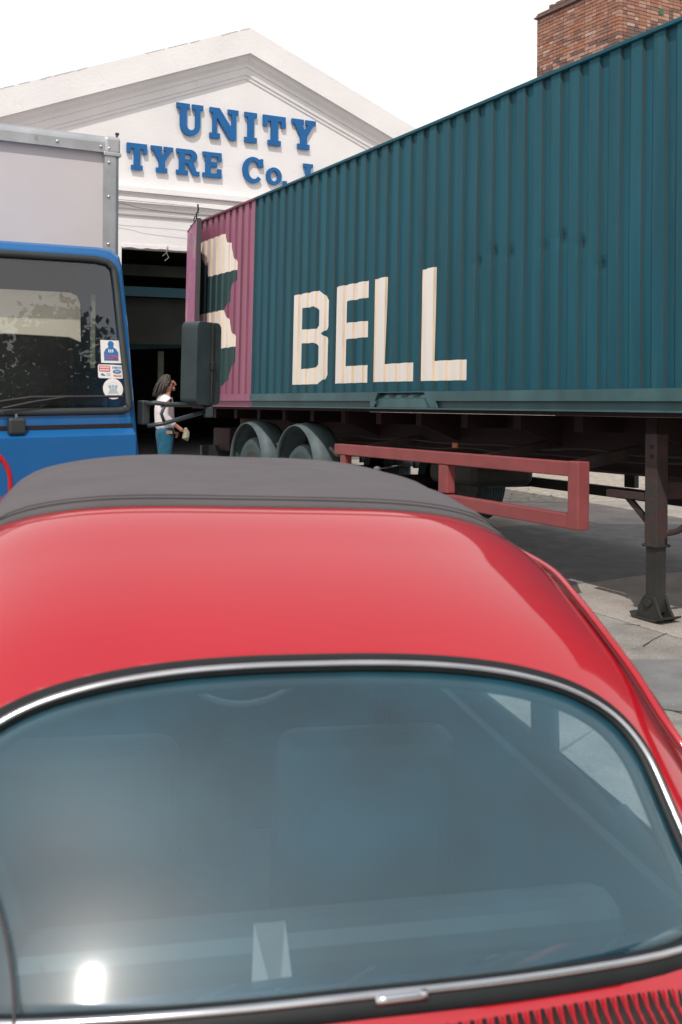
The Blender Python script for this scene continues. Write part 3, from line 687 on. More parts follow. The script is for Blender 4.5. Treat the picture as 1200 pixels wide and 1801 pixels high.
# landing legs
for y0, sgn in ((.17, 1), (2.15, -1)):
    lg = MB(); lg.box(8.70, 8.81, y0, y0+.115, -.93, -.15); leg = lg.obj('landing_leg', 'leg_red', TR, bevel=.006)
    b = MB(); b.box(8.707, 8.803, y0+.008, y0+.107, -1.40, -.93); b.obj('inner_tube', 'black_metal', leg, bevel=.004)
    b = MB(); b.box(8.685, 8.825, y0-.015, y0+.13, -.945, -.925); b.obj('collar', 'black_metal', leg, bevel=.008)
    gz = -(1.2025+.03*8.75)+.012
    b = MB()
    for yy in (y0-.012, y0+.10):
        b.poly([[(8.64, gz+.02), (8.66, gz), (8.86, gz), (8.88, gz+.02), (8.84, gz+.08), (8.80, gz+.17), (8.71, gz+.17), (8.66, gz+.09)]], yy, yy+.022)
    b.poly([[(8.60, gz+.035), (8.63, gz), (8.72, gz-.006), (8.83, gz), (8.90, gz+.03), (8.90, gz+.045), (8.83, gz+.014), (8.72, gz+.010), (8.64, gz+.014), (8.61, gz+.045)]], y0-.04, y0+.155)
    b.lathe([(0, -.03), (.028, -.03), (.028, .16), (0, .16)], (8.755, y0, gz+.12), 'y', 12)
    b.obj('foot', 'black_metal', leg, bevel=.003)
    b = MB()
    for k in range(2): b.lathe([(0, -.004), (.015, -.004), (.015, .002)], (8.765, y0, -.24-.07*k), 'y', 10)
    b.obj('adjuster_hole', 'louvre_black', leg)
b = MB(); b.bar((8.75, .28, -.55), (8.75, 2.15, -.55), .09, .12); b.obj('leg_brace', 'leg_red', TR)
b = MB(); b.bar((8.3, .22, -.60), (8.70, .22, -.60), .05, .05); b.bar((8.45, .24, -.60), (8.72, .24, -.82), .03, .04); b.obj('leg_strut', 'leg_red', TR)
b = MB(); b.tube(spline([(9.10, .3, -.55), (9.05, .28, -.68), (8.95, .26, -.80), (8.85, .24, -.84)], 6, False), .022, 8); b.obj('leg_strut', 'leg_red', TR)
b = MB(); b.bar((8.25, .85, -.55), (9.3, .85, -.62), .06, .12); b.bar((7.9, 1.5, -.6), (9.5, 1.5, -.6), .06, .12); b.obj('brace_rail', 'leg_red', TR)
b = MB(); b.lathe([(0, -.04), (.022, -.03), (.03, 0), (.022, .03), (0, .04)], (5.33, .02, -.60), 'y', 16); b.tube([(5.33, .04, -.60), (5.33, .4, -.55)], .008, 6); b.obj('valve_knob', 'wheel_steel', TR, smooth=True)
b = MB(); b.box(6.06, 6.14, .40, .42, -.36, -.31); b.obj('side_marker', 'orange_lens', TR, bevel=.006)
b = MB(); b.box(.35, .95, .3, 2.1, -.62, -.30); b.obj('rear_beam', 'chassis_red', TR, bevel=.02)
b = MB(); b.box(.5, .54, .05, .5, -.85, -.55); b.obj('mud_flap', 'truck_rubber', TR)

# ------------------------------------------------------------------ truck
K = thing('box_truck', 'blue cab box truck with stickered windscreen facing the camera', 'truck', TF)
def lean(z): return 0 if z < 1.52 else (z-1.52)*.22
def fu(u, z):       # keep outlines measured on the plane w=0 where they appear when that plane leans back
    w = lean(z); return u+w*.40
def cabpt(u, z, w=0): return (fu(u, z), lean(z)+w, 1.75+(z-1.75)*(1+lean(z)*.17))
CW = -2.1
def cab_outline(ins=0):
    zs_ = [(.011, .55), (.011, 1.35), (-.015, 1.6), (-.05, 1.95), (-.085, 2.22), (-.10, 2.27), (-.14, 2.298), (-.2, 2.306)]
    rt = [(u-ins, z) for u, z in zs_]; lf = [(CW-u+ins, z) for u, z in zs_][::-1]
    return rt+lf
# body of the cab as a loft of outlines going back
def loft(rings, closed=True):
    b = MB(); n = len(rings[0]); vs = [p for r_ in rings for p in r_]; fs = []
    for i in range(len(rings)-1):
        for j in range(n if closed else n-1): fs.append((i*n+j, i*n+(j+1) % n, (i+1)*n+(j+1) % n, (i+1)*n+j))
    b.add(vs, fs); return b
def inset_ring(d, w):
    P = cab_outline(); n = len(P); out = []
    for i, (u, z) in enumerate(P):
        cu, cz = CW/2, 1.42
        out.append(cabpt(u+(cu-u)/abs(cu-u)*d if abs(u-cu) > .2 else u, z-(d if z > 2.2 else 0), w))
    return out
rings = [inset_ring(.035, .0), inset_ring(.012, .012), inset_ring(0, .035)]
back = [(p[0], 1.05, p[2]) for p in inset_ring(0, 0)]
for k in (.35, .7, 1.0): rings.append([tuple(a[i]*(1-k)+c[i]*k for i in range(3)) for a, c in zip(rings[2], back)])
b = loft(rings, True)
# front skin with the windscreen opening
WSh = [(-.052, 1.60), (-.092, 1.9), (-.128, 2.17), (-.150, 2.222), (-.20, 2.242), (-.4, 2.247)]
WS = WSh+[(CW-u, z) for u, z in WSh[::-1]]+[(CW+.066, 1.567), (CW+.11, 1.556), (CW+.4, 1.556), (-.4, 1.556), (-.11, 1.556), (-.066, 1.567)]
P0 = cab_outline(); ring0 = inset_ring(.035, 0)
fo = [(p[0], p[2]) for p in ring0]; wo = [(cabpt(u, z)[0], cabpt(u, z)[2]) for u, z in WS]
tmp = [fo, wo[::-1]]; allp = fo+wo[::-1]
tris = tessellate_polygon([[Vector((x, z, 0)) for x, z in L] for L in tmp])
def zinv(z): 
    zz = z
    for _ in range(4): zz = 1.75+(z-1.75)/(1+lean(zz)*.17)
    return zz
b.add([(x, lean(zinv(z)), z) for x, z in allp], [t for t in tris])
b.add(back, [tuple(range(len(back)))[::-1]])
cabo = b.obj('cab', 'truck_blue', K)
for p in cabo.data.polygons: p.use_smooth = False
# lower front details: groove, ledge, grille panel
b = MB(); b.box(CW+.03, -.03, -.004, .01, 1.478, 1.497); b.obj('panel_gap', 'louvre_black', K)
b = MB(); b.add([(CW+.03, -.004, 1.476), (-.03, -.004, 1.476), (-.03, -.045, 1.447), (CW+.03, -.045, 1.447), (CW+.03, -.045, .75), (-.03, -.045, .75), (-.03, 0.0, .75), (CW+.03, 0, .75)],
      [(0, 3, 2, 1), (3, 4, 5, 2), (4, 7, 6, 5), (1, 2, 5, 6), (0, 7, 4, 3)]); b.obj('front_panel', 'truck_blue', K)
ring = [(x, -.048, z) for x, z in rrect(-1.51, -.587, .98, 1.42, .16, 8)]
b = MB(); b.tube(ring, .010, 6, closed=True, nrm=[(0, -1, 0)]*len(ring), sy=.5); b.obj('emblem_ring', 'emblem_red', K)
# seal, glass, interior
wl = spline([(*cabpt(u, z, -.004),) for u, z in WS], 4)
b = MB(); b.tube(wl, .0165, 8, closed=True, nrm=[(0, -1, .2)]*len(wl), sy=.6)
seal = b.obj('windscreen_seal', 'truck_rubber', K, smooth=True)
b = MB(); n = len(WS); b.add([cabpt(u, z, .008) for u, z in WS], [tuple(range(n))]); gls = b.obj('windscreen', 'truck_glass', K)
b = MB(); b.box(CW+.06, -.06, .95, 1.0, .9, 2.28); b.box(CW+.06, -.10, .12, 1.0, 1.15, 1.2); b.obj('cab_interior', 'cab_dark', K)
b = MB(); b.box(CW+.04, -.06, .03, .42, 1.25, 1.52); b.obj('dashboard', 'cab_dark', K, bevel=.03)
for x0 in (-.75, -1.85):
    b = MB(); b.box(x0, x0+.5, .55, .68, 1.2, 1.95); b.obj('seat', 'cab_dark', K, bevel=.05, seg=3)
b = MB(); b.poly([[(-.95, 2.115), (-.24, 2.110), (-.205, 2.095), (-.19, 2.06), (-.185, 1.872), (-.24, 1.895), (-.36, 1.90), (-.95, 1.92)]], .30, .315); b.obj('sun_visor', 'cream_visor', K, bevel=.004)
b = MB(); b.box(-.15, -.132, .25, .27, 1.75, 2.1); b.obj('inner_pillar', 'grey_post', K)
wp = [cabpt(-.66, 1.60, -.03), cabpt(-.5, 1.622, -.03), cabpt(-.09, 1.622, -.03)]
b = MB(); b.tube(wp, .007, 6); b.tube([cabpt(-.62, 1.575, -.03), cabpt(-.5, 1.60, -.035), cabpt(-.35, 1.622, -.035)], .006, 6); b.obj('wiper', 'gloss_dark', K)
b = MB(); b.box(-.595, -.52, -.045, -.002, 1.46, 1.535); b.obj('wiper_box', 'truck_rubber', K, bevel=.012)
b = MB(); b.tube([(-.557, -.02, 1.53), (-.557, -.02, 1.55)], .006, 6); b.obj('washer_jet', 'wheel_steel', K)
# stickers on the windscreen (origin at their centre on the glass)
tiltm = Matrix.Rotation(R(90)-math.atan(.22), 4, 'X')
def sticker(u, z, loop, mname='sticker_white', rot=0):
    b = MB(); b.poly([loop], 0, .002); o = b.obj('sticker', mname, K)
    c = cabpt(u, z, .0); o.matrix_local = Matrix.Translation((c[0], c[1]+.002, c[2])) @ Matrix.Rotation(-math.atan(.22), 4, 'X') @ Matrix.Rotation(rot, 4, 'Y'); return o
def on(x, z, k=1): return Matrix.Translation((x, -.0012*k, z)) @ Matrix.Rotation(R(90), 4, 'X')
s1 = sticker(-.139, 1.826, [(-.048, -.054), (.048, -.054), (.048, .054), (-.048, .054)], rot=R(1))
b = MB(); b.poly([[(-.034, -.043), (.034, -.043), (.034, -.005), (.025, .012), (.012, .020), (.012, .026)]+arc(0, .036, .0145, .015, -30, 210, 12)+[(-.012, .026), (-.012, .020), (-.025, .012), (-.034, -.005)]], -.001, 0); b.obj('printed_figure', 'sticker_blue', s1)
text('TOM', .026, 'sticker_red', s1, on(0, -.028, 2))
b = MB()
for k in range(3): b.box(-.013+k*.009, -.008+k*.009, -.002, -.0011, -.004, .010)
b.obj('printed_line', 'sticker_white', s1, kind='stuff')
s2 = sticker(-.139, 1.735, rrect(-.058, .058, -.032, .032, .007, 3), rot=R(2))
b = MB(); b.poly([rrect(-.053, -.002, -.001, .027, .004, 3)], -.001, 0); b.obj('printed_panel', 'sticker_red', s2)
b = MB()
for z in (.015, .003):
    for k in range(7): b.box(-.049+k*.0064, -.049+k*.0064+.0044, -.002, -.0011, z, z+.0075)
b.obj('printed_line', 'sticker_white', s2, kind='stuff')
text('IVECO', .015, 'sticker_blue', s2, on(.030, .018)); text('TRUCK', .012, 'sticker_red', s2, on(.031, -.020))
b = MB(); b.poly([arc(.030, 0, .020, .0095, 0, 345, 20)], -.001, 0); b.obj('printed_oval', 'sticker_blue', s2); text('Ford', .010, 'sticker_white', s2, on(.030, 0, 2))
b = MB(); b.poly([[(-.048, -.018), (-.028, -.022), (-.024, -.017), (-.034, -.013), (-.040, -.008), (-.044, -.013)]], -.001, 0); b.obj('printed_car', 'sticker_blue', s2)
b = MB()
for z in (-.010, -.016, -.021): b.box(-.019, -.001, -.001, 0, z, z+.002)
b.obj('printed_line', 'sticker_grey', s2)
s3 = sticker(-.125, 1.656, arc(0, 0, .047, .049, 0, 350, 28))
b = MB(); b.poly([arc(0, 0, .034, .035, 0, 350, 28), arc(0, 0, .031, .032, 350, 0, 28)], -.001, 0); b.obj('printed_ring', 'sticker_white', s3)
b = MB()
for k in range(5): b.box(-.024+k*.002, .024-k*.002, -.001, 0, -.022+k*.005, -.0195+k*.005)
b.poly([arc(-.014, .010, .007, .009, 0, 340, 12)], -.001, 0); b.poly([arc(.0, .011, .005, .009, 0, 340, 12)], -.001, 0); b.poly([arc(.014, .010, .007, .009, 0, 340, 12)], -.001, 0)
b.obj('printed_line', 'sticker_grey', s3)
# mirror
b = MB(); b.poly([rrect(-.09, .09, -.195, .195, .03, 4)], -.045, .05); mo = b.obj('mirror_head', 'mirror_plastic', K, bevel=.02, seg=3)
mo.matrix_local = Matrix.Translation((.292, -.04, 1.775)) @ Matrix.Rotation(R(28), 4, 'Z') @ Matrix.Rotation(R(1.5), 4, 'Y')
b = MB(); b.box(.012, .032, -.055, -.038, -.19, .19); b.box(.005, .038, -.062, -.036, -.03, .01); b.obj('mirror_clamp', 'gloss_dark', mo, bevel=.004)
b = MB(); b.tube([(.03, -.02, 1.585), (.06, -.05, 1.592), (.12, -.05, 1.583), (.33, -.06, 1.580)], .011, 8); b.tube([(.03, -.03, 1.485), (.10, -.05, 1.495), (.31, -.05, 1.548)], .010, 8)
b.tube([(.33, -.06, 1.53), (.335, -.06, 1.62), (.325, -.06, 1.75)], .009, 8); b.tube([(.11, -.05, 1.585), (.09, -.05, 1.54), (.105, -.05, 1.50)], .008, 8); b.obj('mirror_arm', 'mirror_plastic', K, smooth=True)
b = MB(); b.box(.012, .05, -.01, .06, 1.49, 1.60); b.obj('mirror_bracket', 'truck_rubber', K, bevel=.006)
b = MB(); b.box(.30, .34, -.075, -.045, 1.52, 1.57); b.obj('mirror_joint', 'mirror_plastic', K, bevel=.006)
# bumper, lights, wheels
b = MB(); b.box(CW, 0, -.12, .06, .42, .70); b.obj('bumper', 'truck_rubber', K, bevel=.03)
for x in (-.35, CW+.35):
    b = MB(); b.poly([rrect(x-.13, x+.13, .48, .64, .03)], -.128, -.10); b.obj('headlight', 'side_glass', K)
    b = MB(); b.poly([rrect(x-.12, x+.12, .49, .63, .03)], -.124, -.12); b.obj('headlight_reflector', 'chrome', K)
b = MB(); b.box(-1.45, -1.35, .2, 6.6, .55, .8); b.box(-.75, -.65, .2, 6.6, .55, .8); b.obj('chassis', 'black_metal', K)
for x, y in ((-.30, .75), (-1.80, .75), (-.35, 5.0), (-1.75, 5.0)):
    h = wheel(x, y, .43, K, r_=.43, th=.25); h.rotation_euler.z = R(90)
# box body
X = thing('cargo', 'x', 'x') if False else None
bx0, bx1, bw, bz0, bz1 = -2.37, .267, 1.12, .85, 3.075
b = MB(); b.box(bx0+.03, bx1-.03, bw+.02, 6.6, bz0, bz1-.03); b.obj('box_body', 'box_panel', K)
pr = [(.0, .0), (.0, .05), (-.018, .05), (-.022, .04), (-.022, .02)]
# rounded top rail and corner posts
b = MB(); n = 8
sec = [(0, -.10), (-.012, -.10), (-.012, -.045)]+[(-.012+.045*(1-math.cos(R(a))), -.045+.045*math.sin(R(a))) for a in (20, 45, 70, 90)]+[(.09, 0), (.09, -.10)]
vs = [(x, bw+q[0], bz1+q[1]) for x in (bx0+.08, bx1-.09) for q in sec]; m_ = len(sec)
b.add(vs, [(i, (i+1) % m_, m_+(i+1) % m_, m_+i) for i in range(m_)]); b.obj('top_rail', 'aluminium', K)
for sx_, xe in ((1, bx1), (-1, bx0)):
    sec = [(0, 0), (0, -.014), (-.045, -.014)][::1]
    c_ = []
    P = [(-.092, .0), (-.092, -.013), (-.04, -.013)]+[(-.04+.04*math.sin(R(a)), .027-.04*math.cos(R(a))) for a in (20, 45, 70, 90)]+[(0, .09), (-.092, .09)]
    b = MB(); m_ = len(P)
    vs = [(xe+sx_*q[0], bw+q[1], z) for z in (bz0, bz1-.085) for q in P]
    fs = [(i, (i+1) % m_, m_+(i+1) % m_, m_+i) for i in range(m_)]
    b.add(vs, fs if sx_ > 0 else [f[::-1] for f in fs]); b.obj('corner_post', 'aluminium', K, smooth=False)
    b = MB(); xx0, xx1 = sorted((xe, xe-sx_*.094)); b.box(xx0-.002, xx1+.002, bw-.017, bw+.09, bz1-.11, bz1-.002); b.obj('corner_cap', 'aluminium', K, bevel=.022, seg=4)
    b = MB(); b.box(xx0-.004, xx1+.004, bw-.021, bw+.07, bz1-.118, bz1-.096); b.obj('corner_band', 'aluminium', K, bevel=.004)
    for z in (bz1-.075, bz1-.155, bz1-.35, bz1-.62, bz1-.9, bz1-1.2, bz1-1.5):
        b = MB(); b.lathe([(0, -.008), (.006, -.007), (.009, -.002), (.009, .002)], (xe-sx_*.068, bw-.014, z), 'y', 10); b.obj('rivet', 'rivet', K, smooth=True)
    for y in np.arange(bw+.3, 6.5, .6):
        b = MB(); b.box(xe-sx_*.03-.0, xe-sx_*.03+sx_*.004, y, y+.03, bz0, bz1-.1) if sx_ > 0 else b.box(xe+.026, xe+.03, y, y+.03, bz0, bz1-.1); b.obj('side_rib', 'aluminium', K)
for x in (bx1-.115, bx1-.36, bx1-.75, bx1-1.1, bx1-1.5, bx1-1.9, bx1-2.3):
    b = MB(); b.lathe([(0, -.008), (.006, -.007), (.009, -.002), (.009, .002)], (x, bw-.013, bz1-.07), 'y', 10); b.obj('rivet', 'rivet', K, smooth=True)
b = MB(); b.tube([(bx1-.012, bw+.02, bz1), (bx1-.012, bw+.02, bz1+.022)], .007, 6); b.tube([(bx1-.02, bw+.02, bz1+.02), (bx1, bw+.02, bz1+.02)], .008, 6); b.obj('marker_stub', 'gasket', K)

# ------------------------------------------------------------------ red car
th = R(14.14); rr_ = R(2.5); rt_ = Vector((math.cos(th), math.sin(th), 0)); up_ = Vector((0, 0, 1))
CM = frame(Vector((.0461, 1.177, 0))-rt_*.054, rt_*math.cos(rr_)-up_*math.sin(rr_), (-math.sin(th), math.cos(th), 0), up_*math.cos(rr_)+rt_*math.sin(rr_))
A = thing('small_car', 'rounded red small car seen from behind with grey fabric sunroof', 'car', CM)
PY = [-.86, -.80, -.6, -.4, -.2, -.03, -.012, 0, .06, .12, .28, .45, .65, .85, 1.15, 1.4, 1.6, 1.76, 1.94, 2.04, 2.12, 2.3, 2.6, 2.9, 3.08, 3.16]
PZ = [.34, .42, .63, .80, .912, .966, .985, .997, 1.0605, 1.1185, 1.2548, 1.3485, 1.422, 1.4753, 1.4955, 1.4983, 1.4465, 1.36, 1.13, 1.0, .96, .93, .85, .70, .52, .36]
zt_ = cubic(PY, PZ); wf = cubic([-.86, -.4, 0, .3, .8, 1.4, 1.8, 2.1, 2.6, 3.0, 3.16], [.38, .625, .707, .733, .745, .733, .692, .67, .58, .42, .30])
ZB, NA, NB = lambda y: min(.5, float(zt_(y))-.08), 3.93, 4.45
def bow(x, y):      # the tail is bowed in plan
    t = min(max((.50-y)/.35, 0), 1); return .20*x*x*t*t*(3-2*t)
def car_x(y, z):
    zb = ZB(y); t = max((z-zb)/(float(zt_(y))-zb), 0); return float(wf(y))*max(1-t**NB, 0)**(1/NA)
def car_pt(y, ph):
    zb = ZB(y); w = float(wf(y)); return Vector((w*math.copysign(abs(math.cos(ph))**(2/NA), math.cos(ph)), y, zb+(float(zt_(y))-zb)*abs(math.sin(ph))**(2/NB)))
def car_n(x, y):
    # outward normal at a point of the upper surface
    e = .004
    a = Vector((x+e, y, ztop(x+e, y)))-Vector((x-e, y, ztop(x-e, y))); c = Vector((x, y+e, ztop(x, y+e)))-Vector((x, y-e, ztop(x, y-e)))
    n = a.cross(c).normalized(); return n if n.z > 0 else -n
def ztop(x, y):
    y = y-bow(x, y); zb = ZB(y); w = float(wf(y)); t = min(abs(x)/w, .999); return zb+(float(zt_(y))-zb)*(1-t**NA)**(1/NB)
def y_of(x, z):     # rear slope: where the surface has height z at lateral x
    lo, hi = -.6, 1.0
    for _ in range(40):
        m = (lo+hi)/2
        if ztop(x, m) < z: lo = m
        else: hi = m
    return (lo+hi)/2
def f_of(x, z):     # windscreen slope
    lo, hi = 1.3, 2.2
    for _ in range(40):
        m = (lo+hi)/2
        if ztop(x, m) > z: lo = m
        else: hi = m
    return (lo+hi)/2
half = [(.528*math.sin(a)**.75, 1.09+.211*max(math.cos(a), 0)**.62) for a in (0, .12, .3, .5, .7, .88, 1.05, 1.2, 1.35, 1.47)]+[(.534, 1.08), (.540, 1.035), (.538, 1.007), (.520, .990), (.47, .988), (.3, .996), (.15, 1.0), (0, 1.002)]
half[0] = (0, 1.301)
RW = half+[(-x, z) for x, z in half[1:-1]][::-1]; RWs = spline(RW, 5)
QW = [(.38, .92), (.41, 1.12), (.50, 1.22), (.65, 1.265), (.95, 1.265), (.99, 1.25), (.99, .91), (.96, .895), (.46, .895)]
DW = [(1.09, .895), (1.09, 1.25), (1.15, 1.268), (1.50, 1.25), (1.66, 1.18), (1.83, .94), (1.81, .895)]
FW = [(0, 1.345), (.3, 1.335), (.45, 1.305), (.50, 1.25), (.55, 1.05), (.53, 1.015), (.3, 1.0), (0, .995)]; FW = FW+[(-x, z) for x, z in FW[1:-1]][::-1]
ysamp = []; 
y = -.86
while y < 3.16:
    ysamp.append(y); y += .012 if (-.1 < y < .5) else (.02 if y < 2.2 else .04)
ysamp.append(3.16)
phs = [0.0]+list(np.linspace(.0, math.pi/2, 70)**1.0)[1:]
phs = phs+[math.pi-p for p in phs[:-1]][::-1]
V = [car_pt(y, p) for y in ysamp for p in phs]; n = len(phs)
for q_, v_ in enumerate(V): v_.y += bow(v_.x, v_.y)*math.sin(phs[q_ % n]); F_ = []
# below the waist
for i in range(len(ysamp)-1):
    for j in range(n-1):
        c = (V[i*n+j]+V[(i+1)*n+j+1])/2; x_, y_, z_ = c
        cut = False
        if -.1 < y_ < .6 and abs(x_) < .60 and inpoly(x_/1.014, 1.09+(z_-1.09)/1.02, RWs): cut = True
        elif abs(x_) > .45 and .85 < z_ and (inpoly(y_, z_, QW) or inpoly(y_, z_, DW)): cut = True
        elif y_ > 1.7 and abs(x_) < .56 and inpoly(x_, z_, FW): cut = True
        if not cut: F_.append((i*n+j, i*n+j+1, (i+1)*n+j+1, (i+1)*n+j))
b = MB(); b.add(V, F_)
for s in (0, n-1):          # lower sides down to the sill
    vs = []
    for i, y in enumerate(ysamp):
        p = V[i*n+s]; vs += [tuple(p), (p.x*.96, p.y, max(p.z-.16, .22)), (p.x*.88, p.y, .24)]
    fs = [(3*i+k, 3*(i+1)+k, 3*(i+1)+k+1, 3*i+k+1) for i in range(len(ysamp)-1) for k in range(2)]
    b.add(vs, fs if s else [f[::-1] for f in fs])
body = b.obj('body', ['car_red', 'headlining'], A, smooth=True)
bm = bmesh.new(); bm.from_mesh(body.data); bmesh.ops.remove_doubles(bm, verts=bm.verts, dist=.0005)
bmesh.ops.delete(bm, geom=[v for v in bm.verts if not v.link_faces], context='VERTS'); bmesh.ops.recalc_face_normals(bm, faces=bm.faces)
up = sum(f.normal.z*f.calc_area() for f in bm.faces)
if up < 0: bmesh.ops.reverse_faces(bm, faces=bm.faces)
bm.to_mesh(body.data); bm.free()
so = body.modifiers.new('s', 'SOLIDIFY'); so.thickness = .022; so.offset = -1; so.material_offset = 1; so.material_offset_rim = 1
b = MB(); b.box(-.66, .66, -.3, 2.6, .22, .25); b.box(-.60, .60, 1.985, 2.0, .25, .92); b.obj('floor_pan', 'carpet', A)
# rear window
def on_rear(x, z, lift): 
    y = y_of(x, z); nn = car_n(x, y); return Vector((x, y, z))+nn*lift, nn
RWo = [(x*1.003, z+(.001 if z > 1.15 else -.001)) for x, z in RWs]
pts, nr = zip(*[on_rear(x, z, .000) for x, z in RWo])
b = MB(); b.tube(pts, .0170, 12, closed=True, nrm=nr, sy=.48); pin, nin = zip(*[on_rear(x*.985, 1.09+(z-1.09)*.975, -.020) for x, z in RWs]); b.tube(pin, .019, 8, closed=True, nrm=nin, sy=.5)
seal = b.obj('window_seal', 'rubber', A, smooth=True)
cx_ = [(x*(.995 if z > 1.0 else 1.0), z-.0045*min(max((z-1.0)/.2, 0), 1)+.003*(z < 1.05)) for x, z in RWs]
pts2, nr2 = zip(*[on_rear(x, z, .0092) for x, z in cx_])
b = MB(); b.tube(pts2, .0050, 8, closed=True, nrm=nr2, sy=.75); b.obj('chrome_strip', 'chrome', seal, smooth=True)
xs = np.linspace(.008, .072, 6); cp, cn = zip(*[on_rear(x, 1.001, .0100) for x in xs])
b = MB(); b.tube(cp, .0066, 8, nrm=cn, sy=.7); b.obj('trim_clip', 'chrome', seal, smooth=True)
# glass: a grid over the opening
def grid_glass(poly, fy, lift, name, nx=40, nz=26):
    xs = [p[0] for p in poly]; zs = [p[1] for p in poly]; gx_ = np.linspace(min(xs), max(xs), nx); gz = np.linspace(min(zs), max(zs), nz)
    vs = []
    for z in gz:
        for x in gx_:
            # squeeze each row into the outline
            row = []
            for i in range(len(poly)):
                (x0, z0), (x1, z1) = poly[i], poly[(i+1) % len(poly)]
                if (z0-z)*(z1-z) <= 0 and z0 != z1: row.append(x0+(x1-x0)*(z-z0)/(z1-z0))
            if not row: row = [0]
            a, c = min(row), max(row); t = (x-gx_[0])/(gx_[-1]-gx_[0]); xx = a+(c-a)*t
            yy = fy(xx, z); nn = car_n(xx, yy); vs.append(Vector((xx, yy, z))+nn*lift)
    b = MB(); b.add(vs, [(j*nx+i, j*nx+i+1, (j+1)*nx+i+1, (j+1)*nx+i) for j in range(nz-1) for i in range(nx-1)])
    return b.obj(name, 'car_glass', A, smooth=True)
grid_glass(RWs, y_of, -.004, 'rear_window')
fwg = grid_glass(spline(FW, 4), f_of, -.004, 'windscreen', 30, 16); fwg.data.materials[0] = M['side_glass']
fp, fn = zip(*[(Vector((x, f_of(x, z), z)), car_n(x, f_of(x, z))) for x, z in spline(FW, 4)])
b = MB(); b.tube(fp, .014, 6, closed=True, nrm=fn, sy=.6); b.obj('windscreen_seal', 'rubber', A, smooth=True)
for s in (-1, 1):
    for poly in (QW, DW):
        sp = spline(poly, 4); P = [(s*(car_x(y, z)), y, z) for y, z in sp]; C_ = (s*(car_x(np.mean([p[0] for p in poly]), 1.08)-.004), float(np.mean([p[0] for p in poly])), 1.08)
        b = MB(); b.add(P+[C_], [(i, (i+1) % len(P), len(P)) for i in range(len(P))]); b.obj('side_window', 'side_glass', A)
        b = MB(); b.tube(P, .011, 6, closed=True, nrm=[(s, 0, .3)]*len(P), sy=.5); b.obj('side_window_seal', 'rubber', A, smooth=True)
    # rain gutter
    gp = spline([(1.98, .98), (1.86, 1.13), (1.72, 1.27), (1.4, 1.345), (1.0, 1.36), (.72, 1.342), (.54, 1.303), (.40, 1.245), (.31, 1.195), (.235, 1.12), (.17, 1.02), (.11, .90)], 6, False)
    P = [Vector((s*(car_x(y, z)+.006), y, z)) for y, z in gp]
    b = MB(); b.tube([p+Vector((s*.008, 0, .002)) for p in P], .0075, 8); b.obj('rain_gutter', 'car_red', A, smooth=True)
    b = MB(); b.tube([p+Vector((-s*.004, 0, .004)) for p in P], .0024, 6); b.obj('gutter_seam', 'seam_red', A, smooth=True)
# fabric sunroof
nx, ny = 40, 30; vs = []
for j in range(ny):
    v = j/(ny-1); y = .838+v*.78
    for i in range(nx):
        t = -1+2*i/(nx-1); x = t*(.545-.03*v)
        yy = y+.05*abs(t)**3*(1-v)
        e = min(1, (1-abs(t))/.12)*min(1, v/.10); lift = .004+.016*(e**.5)+.010*math.sin(v*math.pi)*(1-t*t)
        lift += e*(.0022*math.sin(v*26+.8*t)+.0016*math.sin(v*61+2.1*t)+.0012*math.sin(9*t+14*v))
        vs.append(Vector((x, yy, ztop(x, yy)))+car_n(x, yy)*lift)
b = MB(); b.add(vs, [(j*nx+i, j*nx+i+1, (j+1)*nx+i+1, (j+1)*nx+i) for j in range(ny-1) for i in range(nx-1)])
o = b.obj('sunroof_cover', 'roof_fabric', A, smooth=True); so = o.modifiers.new('s', 'SOLIDIFY'); so.thickness = .012; so.offset = -1
P = [Vector((x, .838+.012+.05*abs(x/.545)**3, 0)) for x in np.linspace(-.53, .53, 30)]
P = [Vector((p.x, p.y, ztop(p.x, p.y)+.0205*min(1, (1-abs(p.x)/.545)/.12)**.5)) for p in P]
b = MB(); b.tube(P, .0035, 6, sy=.6); b.obj('hem', 'roof_fabric', o, smooth=True)
# louvres under the window
for k in range(-29, 30):
    x = k*.0158+.0079*0
    if abs(x) > .455: continue
    y0 = -.018+.21*x*x; y1 = y0-.13
    P = []
    for t in np.linspace(0, 1, 8):
        y = y0+(y1-y0)*t; P.append(Vector((x, y, ztop(x, y)))+car_n(x, y)*.0008)
    b = MB(); b.tube(P, [.003, .0050, .0053, .0053, .0053, .0053, .005, .0012], 8, nrm=[(0, -.3, 1)]*8, sy=.3); b.obj('louvre_slot', 'louvre_black', A, smooth=True)
    P = [p+Vector((.0079, 0, 0)) for p in P]
    b = MB(); b.tube(P, [.001, .0014, .0018, .0018, .0018, .0018, .0016, .001], 8, nrm=[(0, -.3, 1)]*8, sy=1.1); b.obj('louvre_rib', 'car_red', A, smooth=True)
# thin aerial lead hanging over the glass
P = [on_rear(x, z, .012)[0] for x, z in ((-.47, 1.14), (-.425, 1.075), (-.405, 1.03), (-.398, .99), (-.40, .95))]
b = MB(); b.tube(spline([tuple(p) for p in P], 6, False), .0022, 6); b.obj('aerial_lead', 'gasket', A, smooth=True)
